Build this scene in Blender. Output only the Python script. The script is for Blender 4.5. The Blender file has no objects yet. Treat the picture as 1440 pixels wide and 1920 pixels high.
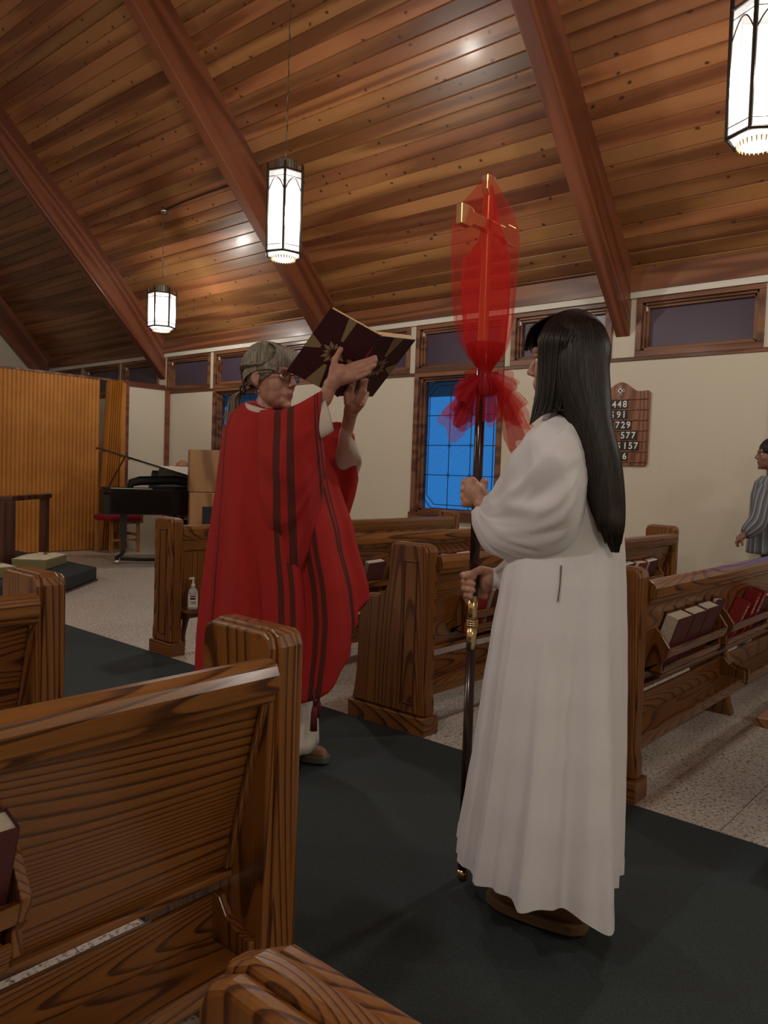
import bpy, bmesh, math, random
import numpy as np
from mathutils import Vector, Matrix
random.seed(7)
SC = bpy.context.scene
COL = SC.collection

# ---------------------------------------------------------------- camera
F_PX, YAW, PITCH, ROLL, EYE = 1458.2, 0.85364685, -0.05028376, 0.03453417, 1.2
def cam_axes():
    fwd = Vector((math.sin(YAW)*math.cos(PITCH), math.cos(YAW)*math.cos(PITCH), math.sin(PITCH)))
    right = Vector((math.cos(YAW), -math.sin(YAW), 0))
    up = right.cross(fwd)
    return (right*math.cos(ROLL)+up*math.sin(ROLL), -right*math.sin(ROLL)+up*math.cos(ROLL), fwd)
CR, CU, CF = cam_axes()
CAMP = Vector((0, 0, EYE))
cam_d = bpy.data.cameras.new('camera'); cam = bpy.data.objects.new('camera', cam_d); COL.objects.link(cam)
cam_d.sensor_fit = 'HORIZONTAL'; cam_d.sensor_width = 36.0; cam_d.lens = 36.0*F_PX/1440.0
cam_d.clip_start = 0.02; cam_d.clip_end = 200
m3 = Matrix((CR, CU, -CF)).transposed()
cam.matrix_world = Matrix.Translation(CAMP) @ m3.to_4x4()
SC.camera = cam
def ray(px, py): return CR*((px-720)/F_PX) - CU*((py-960)/F_PX) + CF
def P(px, py, depth): return CAMP + ray(px, py)*depth          # point seen at a pixel, given its distance along the view axis
def on_x(px, py, x): d = ray(px, py); return CAMP + d*(x/d.x)
def on_y(px, py, y): d = ray(px, py); return CAMP + d*(y/d.y)
def on_z(px, py, z): d = ray(px, py); return CAMP + d*((z-EYE)/d.z)
RH = Vector((CF.y, -CF.x, 0)).normalized()   # horizontal, to the right in the picture
DH = Vector((CF.x, CF.y, 0)).normalized()    # horizontal, away from the viewer

# ---------------------------------------------------------------- world, exposure
vs = SC.view_settings
vs.view_transform = 'Standard'; vs.look = 'None'; vs.gamma = 1.0; vs.use_curve_mapping = False
vs.exposure = -0.02
W = bpy.data.worlds.new('dusk_sky'); SC.world = W; W.use_nodes = True
bg = W.node_tree.nodes['Background']; bg.inputs[0].default_value = (0.055, 0.30, 0.80, 1); bg.inputs[1].default_value = 0.80
LAMP_POWER = 73.0         # watts of each pendant bulb

# ---------------------------------------------------------------- materials
def mat(name, col, rough=0.5, metal=0.0, spec=0.5, coat=0.0):
    m = bpy.data.materials.new(name); m.use_nodes = True
    b = m.node_tree.nodes['Principled BSDF']
    b.inputs['Base Color'].default_value = (*col, 1); b.inputs['Roughness'].default_value = rough
    b.inputs['Metallic'].default_value = metal; b.inputs['Specular IOR Level'].default_value = spec
    if coat: b.inputs['Coat Weight'].default_value = coat; b.inputs['Coat Roughness'].default_value = 0.15
    return m
def nd(m, t, **kw):
    n = m.node_tree.nodes.new(t)
    for k, v in kw.items(): setattr(n, k, v)
    return n
def lk(m, a, b): m.node_tree.links.new(a, b)
def ramp(m, fac, stops):
    r = nd(m, 'ShaderNodeValToRGB'); cr = r.color_ramp
    while len(cr.elements) < len(stops): cr.elements.new(0.5)
    for e, (p, c) in zip(cr.elements, stops): e.position = p; e.color = (*c, 1)
    lk(m, fac, r.inputs[0]); return r
def bump(m, h, strength, dist=0.002):
    b = nd(m, 'ShaderNodeBump'); b.inputs['Strength'].default_value = strength; b.inputs['Distance'].default_value = dist
    lk(m, h, b.inputs['Height']); lk(m, b.outputs[0], m.node_tree.nodes['Principled BSDF'].inputs['Normal']); return b
def wood(name, dark, mid, light, axis=0, rough=0.35, coat=0.3, ring=26.0, knots=False, vary=0.0, stretch=0.09, sharp=False):
    """grain runs along 'axis' (object space)"""
    m = mat(name, mid, rough, coat=coat); T = m.node_tree; B = T.nodes['Principled BSDF']
    tc = nd(m, 'ShaderNodeTexCoord'); mp = nd(m, 'ShaderNodeMapping')
    oi = nd(m, 'ShaderNodeObjectInfo')
    add = nd(m, 'ShaderNodeVectorMath', operation='ADD')
    sc_ = nd(m, 'ShaderNodeVectorMath', operation='SCALE'); cmb = nd(m, 'ShaderNodeCombineXYZ')
    for i in range(3): lk(m, oi.outputs['Random'], cmb.inputs[i])
    lk(m, cmb.outputs[0], sc_.inputs[0]); sc_.inputs['Scale'].default_value = 37.0
    lk(m, tc.outputs['Object'], add.inputs[0]); lk(m, sc_.outputs[0], add.inputs[1])
    s = [1.0, 1.0, 1.0]; s[axis] = stretch
    mp.inputs['Scale'].default_value = s; lk(m, add.outputs[0], mp.inputs[0])
    n1 = nd(m, 'ShaderNodeTexNoise'); n1.inputs['Scale'].default_value = 3.0; n1.inputs['Detail'].default_value = 0.9 if sharp else 1.4
    lk(m, mp.outputs[0], n1.inputs['Vector'])
    mul = nd(m, 'ShaderNodeMath', operation='MULTIPLY'); mul.inputs[1].default_value = ring; lk(m, n1.outputs[0], mul.inputs[0])
    if sharp:
        sn0 = nd(m, 'ShaderNodeMath', operation='FRACT'); lk(m, mul.outputs[0], sn0.inputs[0])
        sn = ramp(m, sn0.outputs[0], [(0.0, (.05,)*3), (0.14, (.12,)*3), (0.34, (.72,)*3), (0.92, (1.0,)*3), (1.0, (.3,)*3)])
    else:
        m6 = nd(m, 'ShaderNodeMath', operation='MULTIPLY'); m6.inputs[1].default_value = 6.283; lk(m, mul.outputs[0], m6.inputs[0])
        sn1 = nd(m, 'ShaderNodeMath', operation='SINE'); lk(m, m6.outputs[0], sn1.inputs[0])
        sn = nd(m, 'ShaderNodeMapRange'); sn.inputs[1].default_value = -1; sn.inputs[2].default_value = 1; lk(m, sn1.outputs[0], sn.inputs[0])
    n2 = nd(m, 'ShaderNodeTexNoise'); n2.inputs['Scale'].default_value = 160; n2.inputs['Detail'].default_value = 3
    mp2 = nd(m, 'ShaderNodeMapping'); s2 = [1.0, 1.0, 1.0]; s2[axis] = 0.03; mp2.inputs['Scale'].default_value = s2
    lk(m, add.outputs[0], mp2.inputs[0]); lk(m, mp2.outputs[0], n2.inputs['Vector'])
    mr = nd(m, 'ShaderNodeMapRange'); mr.inputs[1].default_value = 0; mr.inputs[2].default_value = 1
    lk(m, sn.outputs[0], mr.inputs[0])
    mix = nd(m, 'ShaderNodeMix'); mix.data_type = 'FLOAT'; mix.inputs[0].default_value = 0.42
    lk(m, mr.outputs[0], mix.inputs[2]); lk(m, n2.outputs[0], mix.inputs[3])
    r = ramp(m, mix.outputs[0], [(0.26, dark), (0.52, mid), (0.82, light)])
    out = r.outputs[0]
    if vary:
        hs = nd(m, 'ShaderNodeHueSaturation')
        v = nd(m, 'ShaderNodeMapRange'); v.inputs[3].default_value = 1-vary; v.inputs[4].default_value = 1+vary
        lk(m, oi.outputs['Random'], v.inputs[0]); lk(m, v.outputs[0], hs.inputs['Value'])
        h = nd(m, 'ShaderNodeMapRange'); h.inputs[3].default_value = 0.490; h.inputs[4].default_value = 0.506
        w2 = nd(m, 'ShaderNodeMath', operation='FRACT'); w3 = nd(m, 'ShaderNodeMath', operation='MULTIPLY'); w3.inputs[1].default_value = 7.31
        lk(m, oi.outputs['Random'], w3.inputs[0]); lk(m, w3.outputs[0], w2.inputs[0]); lk(m, w2.outputs[0], h.inputs[0]); lk(m, h.outputs[0], hs.inputs['Hue'])
        lk(m, out, hs.inputs['Color']); out = hs.outputs[0]
    if knots:
        vo = nd(m, 'ShaderNodeTexVoronoi'); vo.voronoi_dimensions = '2D'; vo.inputs['Scale'].default_value = 5.2
        mp3 = nd(m, 'ShaderNodeMapping'); s3 = [1.0, 1.0, 1.0]; s3[axis] = 0.72; mp3.inputs['Scale'].default_value = s3
        lk(m, add.outputs[0], mp3.inputs[0])
        n4 = nd(m, 'ShaderNodeTexNoise'); n4.inputs['Scale'].default_value = 9; lk(m, mp3.outputs[0], n4.inputs['Vector'])
        ad4 = nd(m, 'ShaderNodeVectorMath', operation='MULTIPLY_ADD'); ad4.inputs[1].default_value = (0.05, 0.05, 0.05)
        lk(m, n4.outputs['Color'], ad4.inputs[0]); lk(m, mp3.outputs[0], ad4.inputs[2])
        lk(m, ad4.outputs[0], vo.inputs['Vector'])
        kr = ramp(m, vo.outputs['Distance'], [(0.0, (1, 1, 1)), (0.045, (0.8, 0.8, 0.8)), (0.085, (0, 0, 0))])
        mk = nd(m, 'ShaderNodeMix'); mk.data_type = 'RGBA'; sk = nd(m, 'ShaderNodeSeparateColor'); lk(m, vo.outputs['Color'], sk.inputs[0]); gk = nd(m, 'ShaderNodeMath', operation='GREATER_THAN'); gk.inputs[1].default_value = 0.45; lk(m, sk.outputs[1], gk.inputs[0]); xk = nd(m, 'ShaderNodeMath', operation='MULTIPLY'); lk(m, kr.outputs[0], xk.inputs[0]); lk(m, gk.outputs[0], xk.inputs[1]); lk(m, xk.outputs[0], mk.inputs[0]); lk(m, out, mk.inputs[6]); mk.inputs[7].default_value = (0.035, 0.012, 0.006, 1)
        out = mk.outputs[2]
    lk(m, out, B.inputs['Base Color'])
    bump(m, mix.outputs[0], 0.12)
    return m
def noisy(name, c1, c2, scale, rough=0.6, detail=4, bstr=0.0, stops=(0.4, 0.6), coat=0.0, rot=None, stretch=None):
    m = mat(name, c1, rough, coat=coat); tc = nd(m, 'ShaderNodeTexCoord'); n = nd(m, 'ShaderNodeTexNoise')
    n.inputs['Scale'].default_value = scale; n.inputs['Detail'].default_value = detail
    if stretch:
        mp = nd(m, 'ShaderNodeMapping'); mp.inputs['Scale'].default_value = stretch; lk(m, tc.outputs['Object'], mp.inputs[0]); lk(m, mp.outputs[0], n.inputs['Vector'])
    else: lk(m, tc.outputs['Object'], n.inputs['Vector'])
    r = ramp(m, n.outputs[0], [(stops[0], c1), (stops[1], c2)])
    lk(m, r.outputs[0], m.node_tree.nodes['Principled BSDF'].inputs['Base Color'])
    if bstr: bump(m, n.outputs[0], bstr)
    return m

OAK = lambda nm, ax, ring=26, st=0.09: wood(nm, (0.068, 0.021, 0.005), (0.190, 0.070, 0.014), (0.265, 0.105, 0.023), ax, 0.32, 0.3, ring, stretch=st, sharp=True)
M = {}
M['oak_x'] = OAK('oak grain across', 0, 62, 0.10); M['oak_z'] = OAK('oak grain upright', 2, 66, 0.06); M['oak_y'] = OAK('oak grain along', 1, 50)
M['oak_pale'] = wood('pale oak veneer', (0.20, 0.09, 0.03), (0.33, 0.165, 0.06), (0.38, 0.20, 0.08), 2, 0.45, 0.1, 8)
M['cedar'] = wood('varnished cedar board', (0.17, 0.062, 0.020), (0.285, 0.118, 0.040), (0.34, 0.15, 0.054), 1, 0.40, 0.14, 4, knots=True, vary=0.24, stretch=0.06)
M['beam'] = wood('red brown beam', (0.13, 0.036, 0.015), (0.20, 0.060, 0.025), (0.23, 0.074, 0.032), 0, 0.42, 0.15, 7, stretch=0.05)
M['fascia'] = wood('brown fascia board', (0.13, 0.042, 0.015), (0.22, 0.078, 0.028), (0.27, 0.10, 0.038), 1, 0.4, 0.15, 9, stretch=0.05)
M['trim'] = wood('brown window trim', (0.10, 0.035, 0.014), (0.19, 0.075, 0.032), (0.24, 0.10, 0.045), 1, 0.45, 0.1, 6)
M['darkwood'] = wood('dark walnut', (0.045, 0.012, 0.006), (0.09, 0.026, 0.013), (0.12, 0.04, 0.02), 2, 0.35, 0.2, 8)
M['boardwood'] = wood('hymn board walnut', (0.14, 0.045, 0.018), (0.25, 0.09, 0.04), (0.31, 0.125, 0.06), 2, 0.4, 0.15, 14)
M['plaster'] = mat('cream wall panel', (0.68, 0.62, 0.49), 0.6)
def groove_wall():
    m = M['plaster']; tc = nd(m, 'ShaderNodeTexCoord'); sp = nd(m, 'ShaderNodeSeparateXYZ'); lk(m, tc.outputs['Object'], sp.inputs[0])
    a = nd(m, 'ShaderNodeMath', operation='MULTIPLY'); a.inputs[1].default_value = 1/0.105; lk(m, sp.outputs[1], a.inputs[0])
    f = nd(m, 'ShaderNodeMath', operation='FRACT'); lk(m, a.outputs[0], f.inputs[0])
    c = nd(m, 'ShaderNodeMath', operation='GREATER_THAN'); c.inputs[1].default_value = 0.04; lk(m, f.outputs[0], c.inputs[0])
    bump(m, c.outputs[0], 0.35, 0.003)
groove_wall()
M['white'] = mat('white painted board', (0.74, 0.70, 0.60), 0.5)
M['carpet'] = noisy('dark green carpet', (0.019, 0.029, 0.031), (0.031, 0.044, 0.047), 220, 0.85, 2, 0.25)
def terrazzo():
    m = mat('speckled terrazzo', (0.5, 0.45, 0.38), 0.42, coat=0.1); tc = nd(m, 'ShaderNodeTexCoord'); B = m.node_tree.nodes['Principled BSDF']
    oi = nd(m, 'ShaderNodeNewGeometry')
    v = nd(m, 'ShaderNodeTexVoronoi'); v.inputs['Scale'].default_value = 130; lk(m, oi.outputs['Position'], v.inputs['Vector'])
    n = nd(m, 'ShaderNodeTexNoise'); n.inputs['Scale'].default_value = 75; n.inputs['Detail'].default_value = 3; lk(m, oi.outputs['Position'], n.inputs['Vector'])
    r1 = ramp(m, n.outputs[0], [(0.33, (0.15, 0.12, 0.10)), (0.42, (0.56, 0.52, 0.46)), (0.62, (0.70, 0.66, 0.59))])
    sp = nd(m, 'ShaderNodeSeparateColor'); lk(m, v.outputs['Color'], sp.inputs[0])
    g = ramp(m, sp.outputs[0], [(0.07, (0.35, 0.30, 0.27)), (0.10, (1, 1, 1))])
    mx = nd(m, 'ShaderNodeMix'); mx.data_type = 'RGBA'; mx.blend_type = 'MULTIPLY'; mx.inputs[0].default_value = 0.8
    lk(m, r1.outputs[0], mx.inputs[6]); lk(m, g.outputs[0], mx.inputs[7]); lk(m, mx.outputs[2], B.inputs['Base Color'])
    return m
M['terrazzo'] = terrazzo()
M['joint'] = mat('floor joint', (0.16, 0.13, 0.10), 0.8)
M['accordion'] = noisy('amber folding fabric', (0.47, 0.18, 0.022), (0.55, 0.22, 0.032), 3, 0.5, 2, 0)
M['accordion_dark'] = mat('brown folding fabric', (0.20, 0.06, 0.02), 0.5)
M['piano'] = mat('black piano lacquer', (0.006, 0.006, 0.007), 0.06, spec=0.6, coat=0.5)
M['black'] = mat('matt black', (0.008, 0.008, 0.009), 0.7)
M['steel'] = mat('brushed steel', (0.5, 0.48, 0.45), 0.3, 1.0)
M['brass'] = mat('polished brass', (0.74, 0.57, 0.29), 0.24, 1.0)
M['bronze'] = mat('dark bronze', (0.06, 0.05, 0.04), 0.4, 0.8)
M['nickel'] = mat('antique nickel', (0.28, 0.26, 0.21), 0.45, 0.9)
M['page'] = noisy('paper edges', (0.74, 0.68, 0.55), (0.82, 0.77, 0.66), 90, 0.8, 2)
M['page_gold'] = mat('gilt page edges', (0.72, 0.52, 0.28), 0.5)
M['maroon'] = noisy('maroon book cloth', (0.085, 0.018, 0.020), (0.10, 0.022, 0.024), 300, 0.55, 2, 0.1)
M['redbook'] = noisy('red book cloth', (0.26, 0.012, 0.018), (0.30, 0.016, 0.022), 300, 0.45, 2, 0.1)
M['print'] = mat('white print', (0.85, 0.83, 0.78), 0.5)
M['red_seat'] = noisy('crimson upholstery', (0.26, 0.008, 0.022), (0.32, 0.012, 0.03), 120, 0.8, 2, 0.2)
M['chair_wood'] = wood('honey chair wood', (0.30, 0.13, 0.035), (0.46, 0.22, 0.07), (0.52, 0.27, 0.10), 2, 0.4, 0.1, 6)
M['glass_eave_shade'] = mat('glass with painted eave shade', (0.075, 0.05, 0.08), 0.30, spec=0.5)  # clear panes; the shaded soffit seen through them is painted as a tint
M['lead'] = mat('lead came', (0.03, 0.03, 0.035), 0.5, 0.6)
M['soffit'] = mat('eave soffit', (0.28, 0.20, 0.22), 0.7)

def emis(name, col, strength):
    m = bpy.data.materials.new(name); m.use_nodes = True; T = m.node_tree; T.nodes.clear()
    o = T.nodes.new('ShaderNodeOutputMaterial'); e = T.nodes.new('ShaderNodeEmission'); e.inputs[0].default_value = (*col, 1); e.inputs[1].default_value = strength
    T.links.new(e.outputs[0], o.inputs[0]); return m
def opal():
    m = emis('lit opal glass', (1.0, 0.975, 0.93), 0.85); T = m.node_tree; e = [n for n in T.nodes if n.type == 'EMISSION'][0]; o = [n for n in T.nodes if n.type == 'OUTPUT_MATERIAL'][0]
    t = T.nodes.new('ShaderNodeBsdfTransparent'); t.inputs[0].default_value = (0.88, 0.87, 0.85, 1); a = T.nodes.new('ShaderNodeAddShader')
    T.links.new(e.outputs[0], a.inputs[0]); T.links.new(t.outputs[0], a.inputs[1]); T.links.new(a.outputs[0], o.inputs[0]); return m
M['lampglass'] = opal()
def stained():
    m = bpy.data.materials.new('blue textured glass'); m.use_nodes = True; T = m.node_tree; B = T.nodes['Principled BSDF']; O = T.nodes['Material Output']
    B.inputs['Base Color'].default_value = (0.05, 0.08, 0.12, 1); B.inputs['Roughness'].default_value = 0.25
    tr = T.nodes.new('ShaderNodeBsdfTransparent'); n = T.nodes.new('ShaderNodeTexNoise'); n.inputs['Scale'].default_value = 140; n.inputs['Detail'].default_value = 3
    tc = T.nodes.new('ShaderNodeTexCoord'); T.links.new(tc.outputs['Object'], n.inputs['Vector'])
    cr = T.nodes.new('ShaderNodeValToRGB'); cr.color_ramp.elements[0].position = 0.3; cr.color_ramp.elements[0].color = (0.55, 0.75, 0.85, 1)
    cr.color_ramp.elements[1].position = 0.65; cr.color_ramp.elements[1].color = (0.95, 1.0, 1.0, 1)
    T.links.new(n.outputs[0], cr.inputs[0]); T.links.new(cr.outputs[0], tr.inputs[0])
    mx = T.nodes.new('ShaderNodeMixShader'); mx.inputs[0].default_value = 0.10
    T.links.new(tr.outputs[0], mx.inputs[1]); T.links.new(B.outputs[0], mx.inputs[2]); T.links.new(mx.outputs[0], O.inputs[0])
    return m
M['stained'] = stained()

# ---------------------------------------------------------------- mesh helpers
OFF = {}
def empty(name, loc, label=None, cat=None, group=None, kind=None):
    o = bpy.data.objects.new(name, None); o.empty_display_size = 0.05; o.location = loc; COL.objects.link(o)
    OFF[o] = Vector(loc); tag(o, label, cat, group, kind); return o
def tag(o, label=None, cat=None, group=None, kind=None):
    if label: o['label'] = label
    if cat: o['category'] = cat
    if group: o['group'] = group
    if kind: o['kind'] = kind
    return o
class MB:
    def __init__(s): s.v = []; s.f = []
    def add(s, vs_, fs):
        n = len(s.v); s.v += [Vector(v) for v in vs_]; s.f += [tuple(i+n for i in f) for f in fs]; return s
    def box(s, x0, x1, y0, y1, z0, z1):
        return s.add([(x0,y0,z0),(x1,y0,z0),(x1,y1,z0),(x0,y1,z0),(x0,y0,z1),(x1,y0,z1),(x1,y1,z1),(x0,y1,z1)],
                     [(0,3,2,1),(4,5,6,7),(0,1,5,4),(1,2,6,5),(2,3,7,6),(3,0,4,7)])
    def hexa(s, pts):          # 8 points: bottom 4 ccw, top 4 ccw
        return s.add(pts, [(0,3,2,1),(4,5,6,7),(0,1,5,4),(1,2,6,5),(2,3,7,6),(3,0,4,7)])
    def prism(s, prof, fn, a, b):   # prof 2D polygon, fn(u,v,t)->xyz
        n = len(prof); vs_ = [fn(u, v, a) for u, v in prof] + [fn(u, v, b) for u, v in prof]
        fs = [tuple(range(n-1, -1, -1)), tuple(range(n, 2*n))] + [(i, (i+1) % n, n+(i+1) % n, n+i) for i in range(n)]
        return s.add(vs_, fs)
    def tube(s, path, rad, n=10, cap=True, squash=None):
        path = [Vector(p) for p in path]; rad = rad if isinstance(rad, (list, tuple)) else [rad]*len(path)
        rings = []; ref = None
        for i, p in enumerate(path):
            t = (path[min(i+1, len(path)-1)]-path[max(i-1, 0)]).normalized()
            if ref is None: ref = t.orthogonal().normalized() if abs(t.z) > 0.9 or abs(t.z) < 0.01 and False else (Vector((0,0,1)).cross(t)).normalized() if abs(t.z) < 0.95 else Vector((1,0,0))
            u = (ref - t*ref.dot(t)); u = u.normalized() if u.length > 1e-6 else t.orthogonal().normalized(); w = t.cross(u); ref = u
            rings.append([p + (u*math.cos(2*math.pi*k/n) + w*math.sin(2*math.pi*k/n))*rad[i] for k in range(n)])
        return s.loft(rings, cap)
    def loft(s, rings, cap=True, closed=True):
        n = len(rings[0]); vs_ = [p for r in rings for p in r]; fs = []
        kk = n if closed else n-1
        for i in range(len(rings)-1):
            for k in range(kk):
                fs.append((i*n+k, i*n+(k+1) % n, (i+1)*n+(k+1) % n, (i+1)*n+k))
        if cap and closed: fs += [tuple(range(n-1, -1, -1)), tuple((len(rings)-1)*n+k for k in range(n))]
        return s.add(vs_, fs)
    def cyl(s, c, r, h, n=16, r2=None):
        c = Vector(c); return s.tube([c, c+Vector((0,0,h))], [r, r if r2 is None else r2], n)
    def sphere(s, c, r, nu=12, nv=8):
        r = Vector((r, r, r)) if not hasattr(r, '__len__') else Vector(r); c = Vector(c)
        rings = []
        for j in range(nv+1):
            a = math.pi*(j/nv) ; a = min(max(a, 0.02), math.pi-0.02)
            rings.append([c+Vector((r.x*math.sin(a)*math.cos(2*math.pi*k/nu), r.y*math.sin(a)*math.sin(2*math.pi*k/nu), -r.z*math.cos(a))) for k in range(nu)])
        return s.loft(rings, True)
    def build(s, name, m, parent=None, smooth=False, bev=0.0, seg=2, label=None, cat=None, group=None, kind=None, origin=None):
        me = bpy.data.meshes.new(name)
        off = OFF.get(parent, Vector((0,0,0))) if parent is not None else (Vector(origin) if origin is not None else Vector((0,0,0)))
        me.from_pydata([tuple(v-off) for v in s.v], [], s.f); me.validate()
        bm = bmesh.new(); bm.from_mesh(me); bmesh.ops.recalc_face_normals(bm, faces=bm.faces); bm.to_mesh(me); bm.free()
        for mm in (m if isinstance(m, list) else [m]): me.materials.append(mm)
        if smooth:
            for p in me.polygons: p.use_smooth = True
        o = bpy.data.objects.new(name, me); COL.objects.link(o)
        if parent is not None: o.parent = parent; OFF[o] = off
        elif origin is not None: o.location = origin; OFF[o] = Vector(origin)
        else: OFF[o] = Vector((0,0,0))
        if parent is not None and OFF.get(parent) is not None and parent.type == 'MESH': pass
        if bev:
            b = o.modifiers.new('bevel', 'BEVEL'); b.width = bev; b.segments = seg; b.limit_method = 'ANGLE'; b.angle_limit = 0.7; b.harden_normals = False
        tag(o, label, cat, group, kind); return o
def share(o, name, loc, parent):
    c = bpy.data.objects.new(name, o.data); COL.objects.link(c); c.parent = parent; c.location = loc; return c
def inset(poly, d):
    n = len(poly); out = []
    for i in range(n):
        a, b, c = Vector(poly[i-1]), Vector(poly[i]), Vector(poly[(i+1) % n])
        e1 = (b-a).normalized(); e2 = (c-b).normalized(); n1 = Vector((-e1.y, e1.x)); n2 = Vector((-e2.y, e2.x))
        k = (n1+n2); k = k.normalized() if k.length > 1e-6 else n1
        out.append(tuple(b + k*d/max(0.45, k.dot(n1))))
    return out

# ================================================================ THE SETTING
XW, XR, SL = 6.6, 1.93, 1.05           # right wall, ridge line, roof slope
XL = 2*XR - XW                          # left wall
Y0, Y1, YP = -3.2, 13.95, 10.05         # back wall, front gable, folding partition
ZC = 3.05                               # ceiling height at the wall
ZR = ZC + SL*(XW-XR)
# ---- floor
floor = MB().box(XL-.1, XW+.15, Y0-.1, Y1+.1, -0.12, -0.004).build('floor', M['joint'], kind='structure', label='speckled terrazzo floor of large slabs')
sl = 0.915
t0 = MB().box(0, sl-.003, 0, sl-.003, -0.02, 0.0).build('floor_slab', M['terrazzo'], floor)
first = True
for i in range(-1, 5):
    for j in range(-2, 12):
        x, y = 2.76+i*sl, 0.83+j*sl
        if first: t0.location = (x, y, 0); first = False
        else: share(t0, 'floor_slab', (x, y, 0), floor)
for i in range(-5, -1):
    for j in range(-2, 12):
        share(t0, 'floor_slab', (2.76+i*sl, 0.83+j*sl, 0), floor)
# ---- wall right with openings, bays between beams
def bays(): return [(-1, -0.58), (0, 3.02), (1, 6.62), (2, 10.22)]
wb = MB(); T = 0.14
def wq(y0, y1, z0, z1): wb.box(XW, XW+T, y0, y1, z0, z1)
wq(Y0, -0.58, 0, 3.2)
for k, b in bays():
    e = min(b+3.6, Y1)
    sg = k in (-1, 0, 1)
    wq(b, b+1.22, 0, 2.285); wq(b+2.35, e, 0, 2.285)
    if sg: wq(b+1.22, b+2.35, 0, 0.72)
    else: wq(b+1.22, b+2.35, 0, 2.285)
    for a0, a1 in ((0, .1), (1.15, 1.22), (2.35, 2.43), (3.48, 3.6)): wq(b+a0, b+a1, 2.285, 2.79)
    wq(b, e, 2.79, 3.2)
wb.build('wall_right', M['plaster'], kind='structure', label='cream panelled side wall with leaded windows and clerestory')
nwin = 0
def window_clear(y0, y1):
    global nwin; nwin += 1
    w = empty('window_%d' % nwin, (XW, (y0+y1)/2, 2.29), 'small brown framed clerestory window with glass tinted for the shaded eave beyond', kind='structure')
    z0, z1 = 2.285, 2.79
    f = MB()
    f.box(XW-.018, XW+.1, y0, y1, z0, z0+.055).box(XW-.018, XW+.1, y0, y1, z1-.04, z1).box(XW-.018, XW+.1, y0, y0+.05, z0+.055, z1-.04).box(XW-.018, XW+.1, y1-.05, y1, z0+.055, z1-.04)
    f.build('window_frame', M['trim'], w, bev=.004)
    s = MB(); a0, a1, c0, c1 = y0+.05, y1-.05, z0+.055, z1-.04
    for d, xx in ((0, .012), (.022, .035)):
        s.box(XW+xx, XW+.1, a0+d, a1-d, c0+d*.6, c0+d*.6+.022).box(XW+xx, XW+.1, a0+d, a1-d, c1-d-.022, c1-d).box(XW+xx, XW+.1, a0+d, a0+d+.022, c0, c1).box(XW+xx, XW+.1, a1-d-.022, a1-d, c0, c1)
    s.build('sash', M['trim'], w, bev=.003)
    MB().box(XW+.072, XW+.08, a0+.02, a1-.02, c0+.01, c1-.02).build('pane', M['glass_eave_shade'], w)
    MB().box(XW+.025, XW+.05, (a0+a1)/2-.05, (a0+a1)/2+.05, c0+.012, c0+.022).build('latch', M['bronze'], w)
    MB().box(XW+.02, XW+.036, a1-.035, a1-.022, c1-.07, c1-.03).build('hinge', M['white'], w)
def window_leaded(y0, y1):
    global nwin; nwin += 1
    w = empty('window_%d' % nwin, (XW, (y0+y1)/2, 0.72), 'tall leaded window of pale blue textured glass in brown frame', kind='structure')
    z0, z1 = 0.72, 2.285
    f = MB(); th = .055
    f.box(XW-.02, XW+.12, y0, y0+th, z0, z1).box(XW-.02, XW+.12, y1-th, y1, z0, z1).box(XW-.02, XW+.12, y0+th, y1-th, z1-.045, z1).box(XW-.05, XW+.12, y0, y1, z0, z0+.07)
    f.build('window_frame', M['trim'], w, bev=.005)
    a0, a1, c0, c1 = y0+th, y1-th, z0+.07, z1-.045
    s = MB()
    for d, xx in ((0, .02), (.025, .05)):
        s.box(XW+xx, XW+.12, a0+d, a0+d+.025, c0, c1).box(XW+xx, XW+.12, a1-d-.025, a1-d, c0, c1).box(XW+xx, XW+.12, a0, a1, c0, c0+.02+d).box(XW+xx, XW+.12, a0, a1, c1-.02-d, c1)
    s.build('sash', M['trim'], w, bev=.003)
    a0 += .05; a1 -= .05; c0 += .045; c1 -= .045
    XG = XW+.085
    # leaded grid: a bevelled border line, three by six main fields with jewels at the crossings
    bw, ch = .045, .10
    ys = [a0, a0+bw] + [a0+bw+(a1-a0-2*bw)*i/3 for i in (1, 2)] + [a1-bw, a1]
    zs = [c0, c0+bw] + [c0+bw+(c1-c0-2*bw)*i/4 for i in (1, 2, 3)] + [c1-bw, c1]
    for i in range(len(ys)-1):
        for j in range(len(zs)-1):
            MB().box(XG, XG+.006, ys[i], ys[i+1], zs[j], zs[j+1]).build('pane', M['stained'], w)
    L = MB(); r = .0045
    def bar(ya, za, yb, zb, rr=r): L.tube([(XG-.002, ya, za), (XG-.002, yb, zb)], rr, 6)
    for y in ys[2:4]: bar(y, c0, y, c1)
    for z in zs[2:5]: bar(a0, z, a1, z)
    for o in (0.004, bw):
        q = [(a0+o+ch, c0+o), (a1-o-ch, c0+o), (a1-o, c0+o+ch), (a1-o, c1-o-ch), (a1-o-ch, c1-o), (a0+o+ch, c1-o), (a0+o, c1-o-ch), (a0+o, c0+o+ch)]
        for i in range(8): bar(*q[i], *q[(i+1) % 8])
    L.build('lead_came', M['lead'], w)
    for y in ys[2:4]:
        for z in zs[2:5]:
            MB().tube([(XG-.012, y, z), (XG-.004, y, z), (XG+.004, y, z)], [.012, .024, .026], 12).build('jewel', M['stained'], w, smooth=True)
for k, b in bays():
    for a0, a1 in ((.1, 1.15), (1.22, 2.35), (2.43, 3.48)):
        window_clear(b+a0, b+a1)
    if k in (-1, 0, 1): window_leaded(b+1.22, b+2.35)
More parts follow.
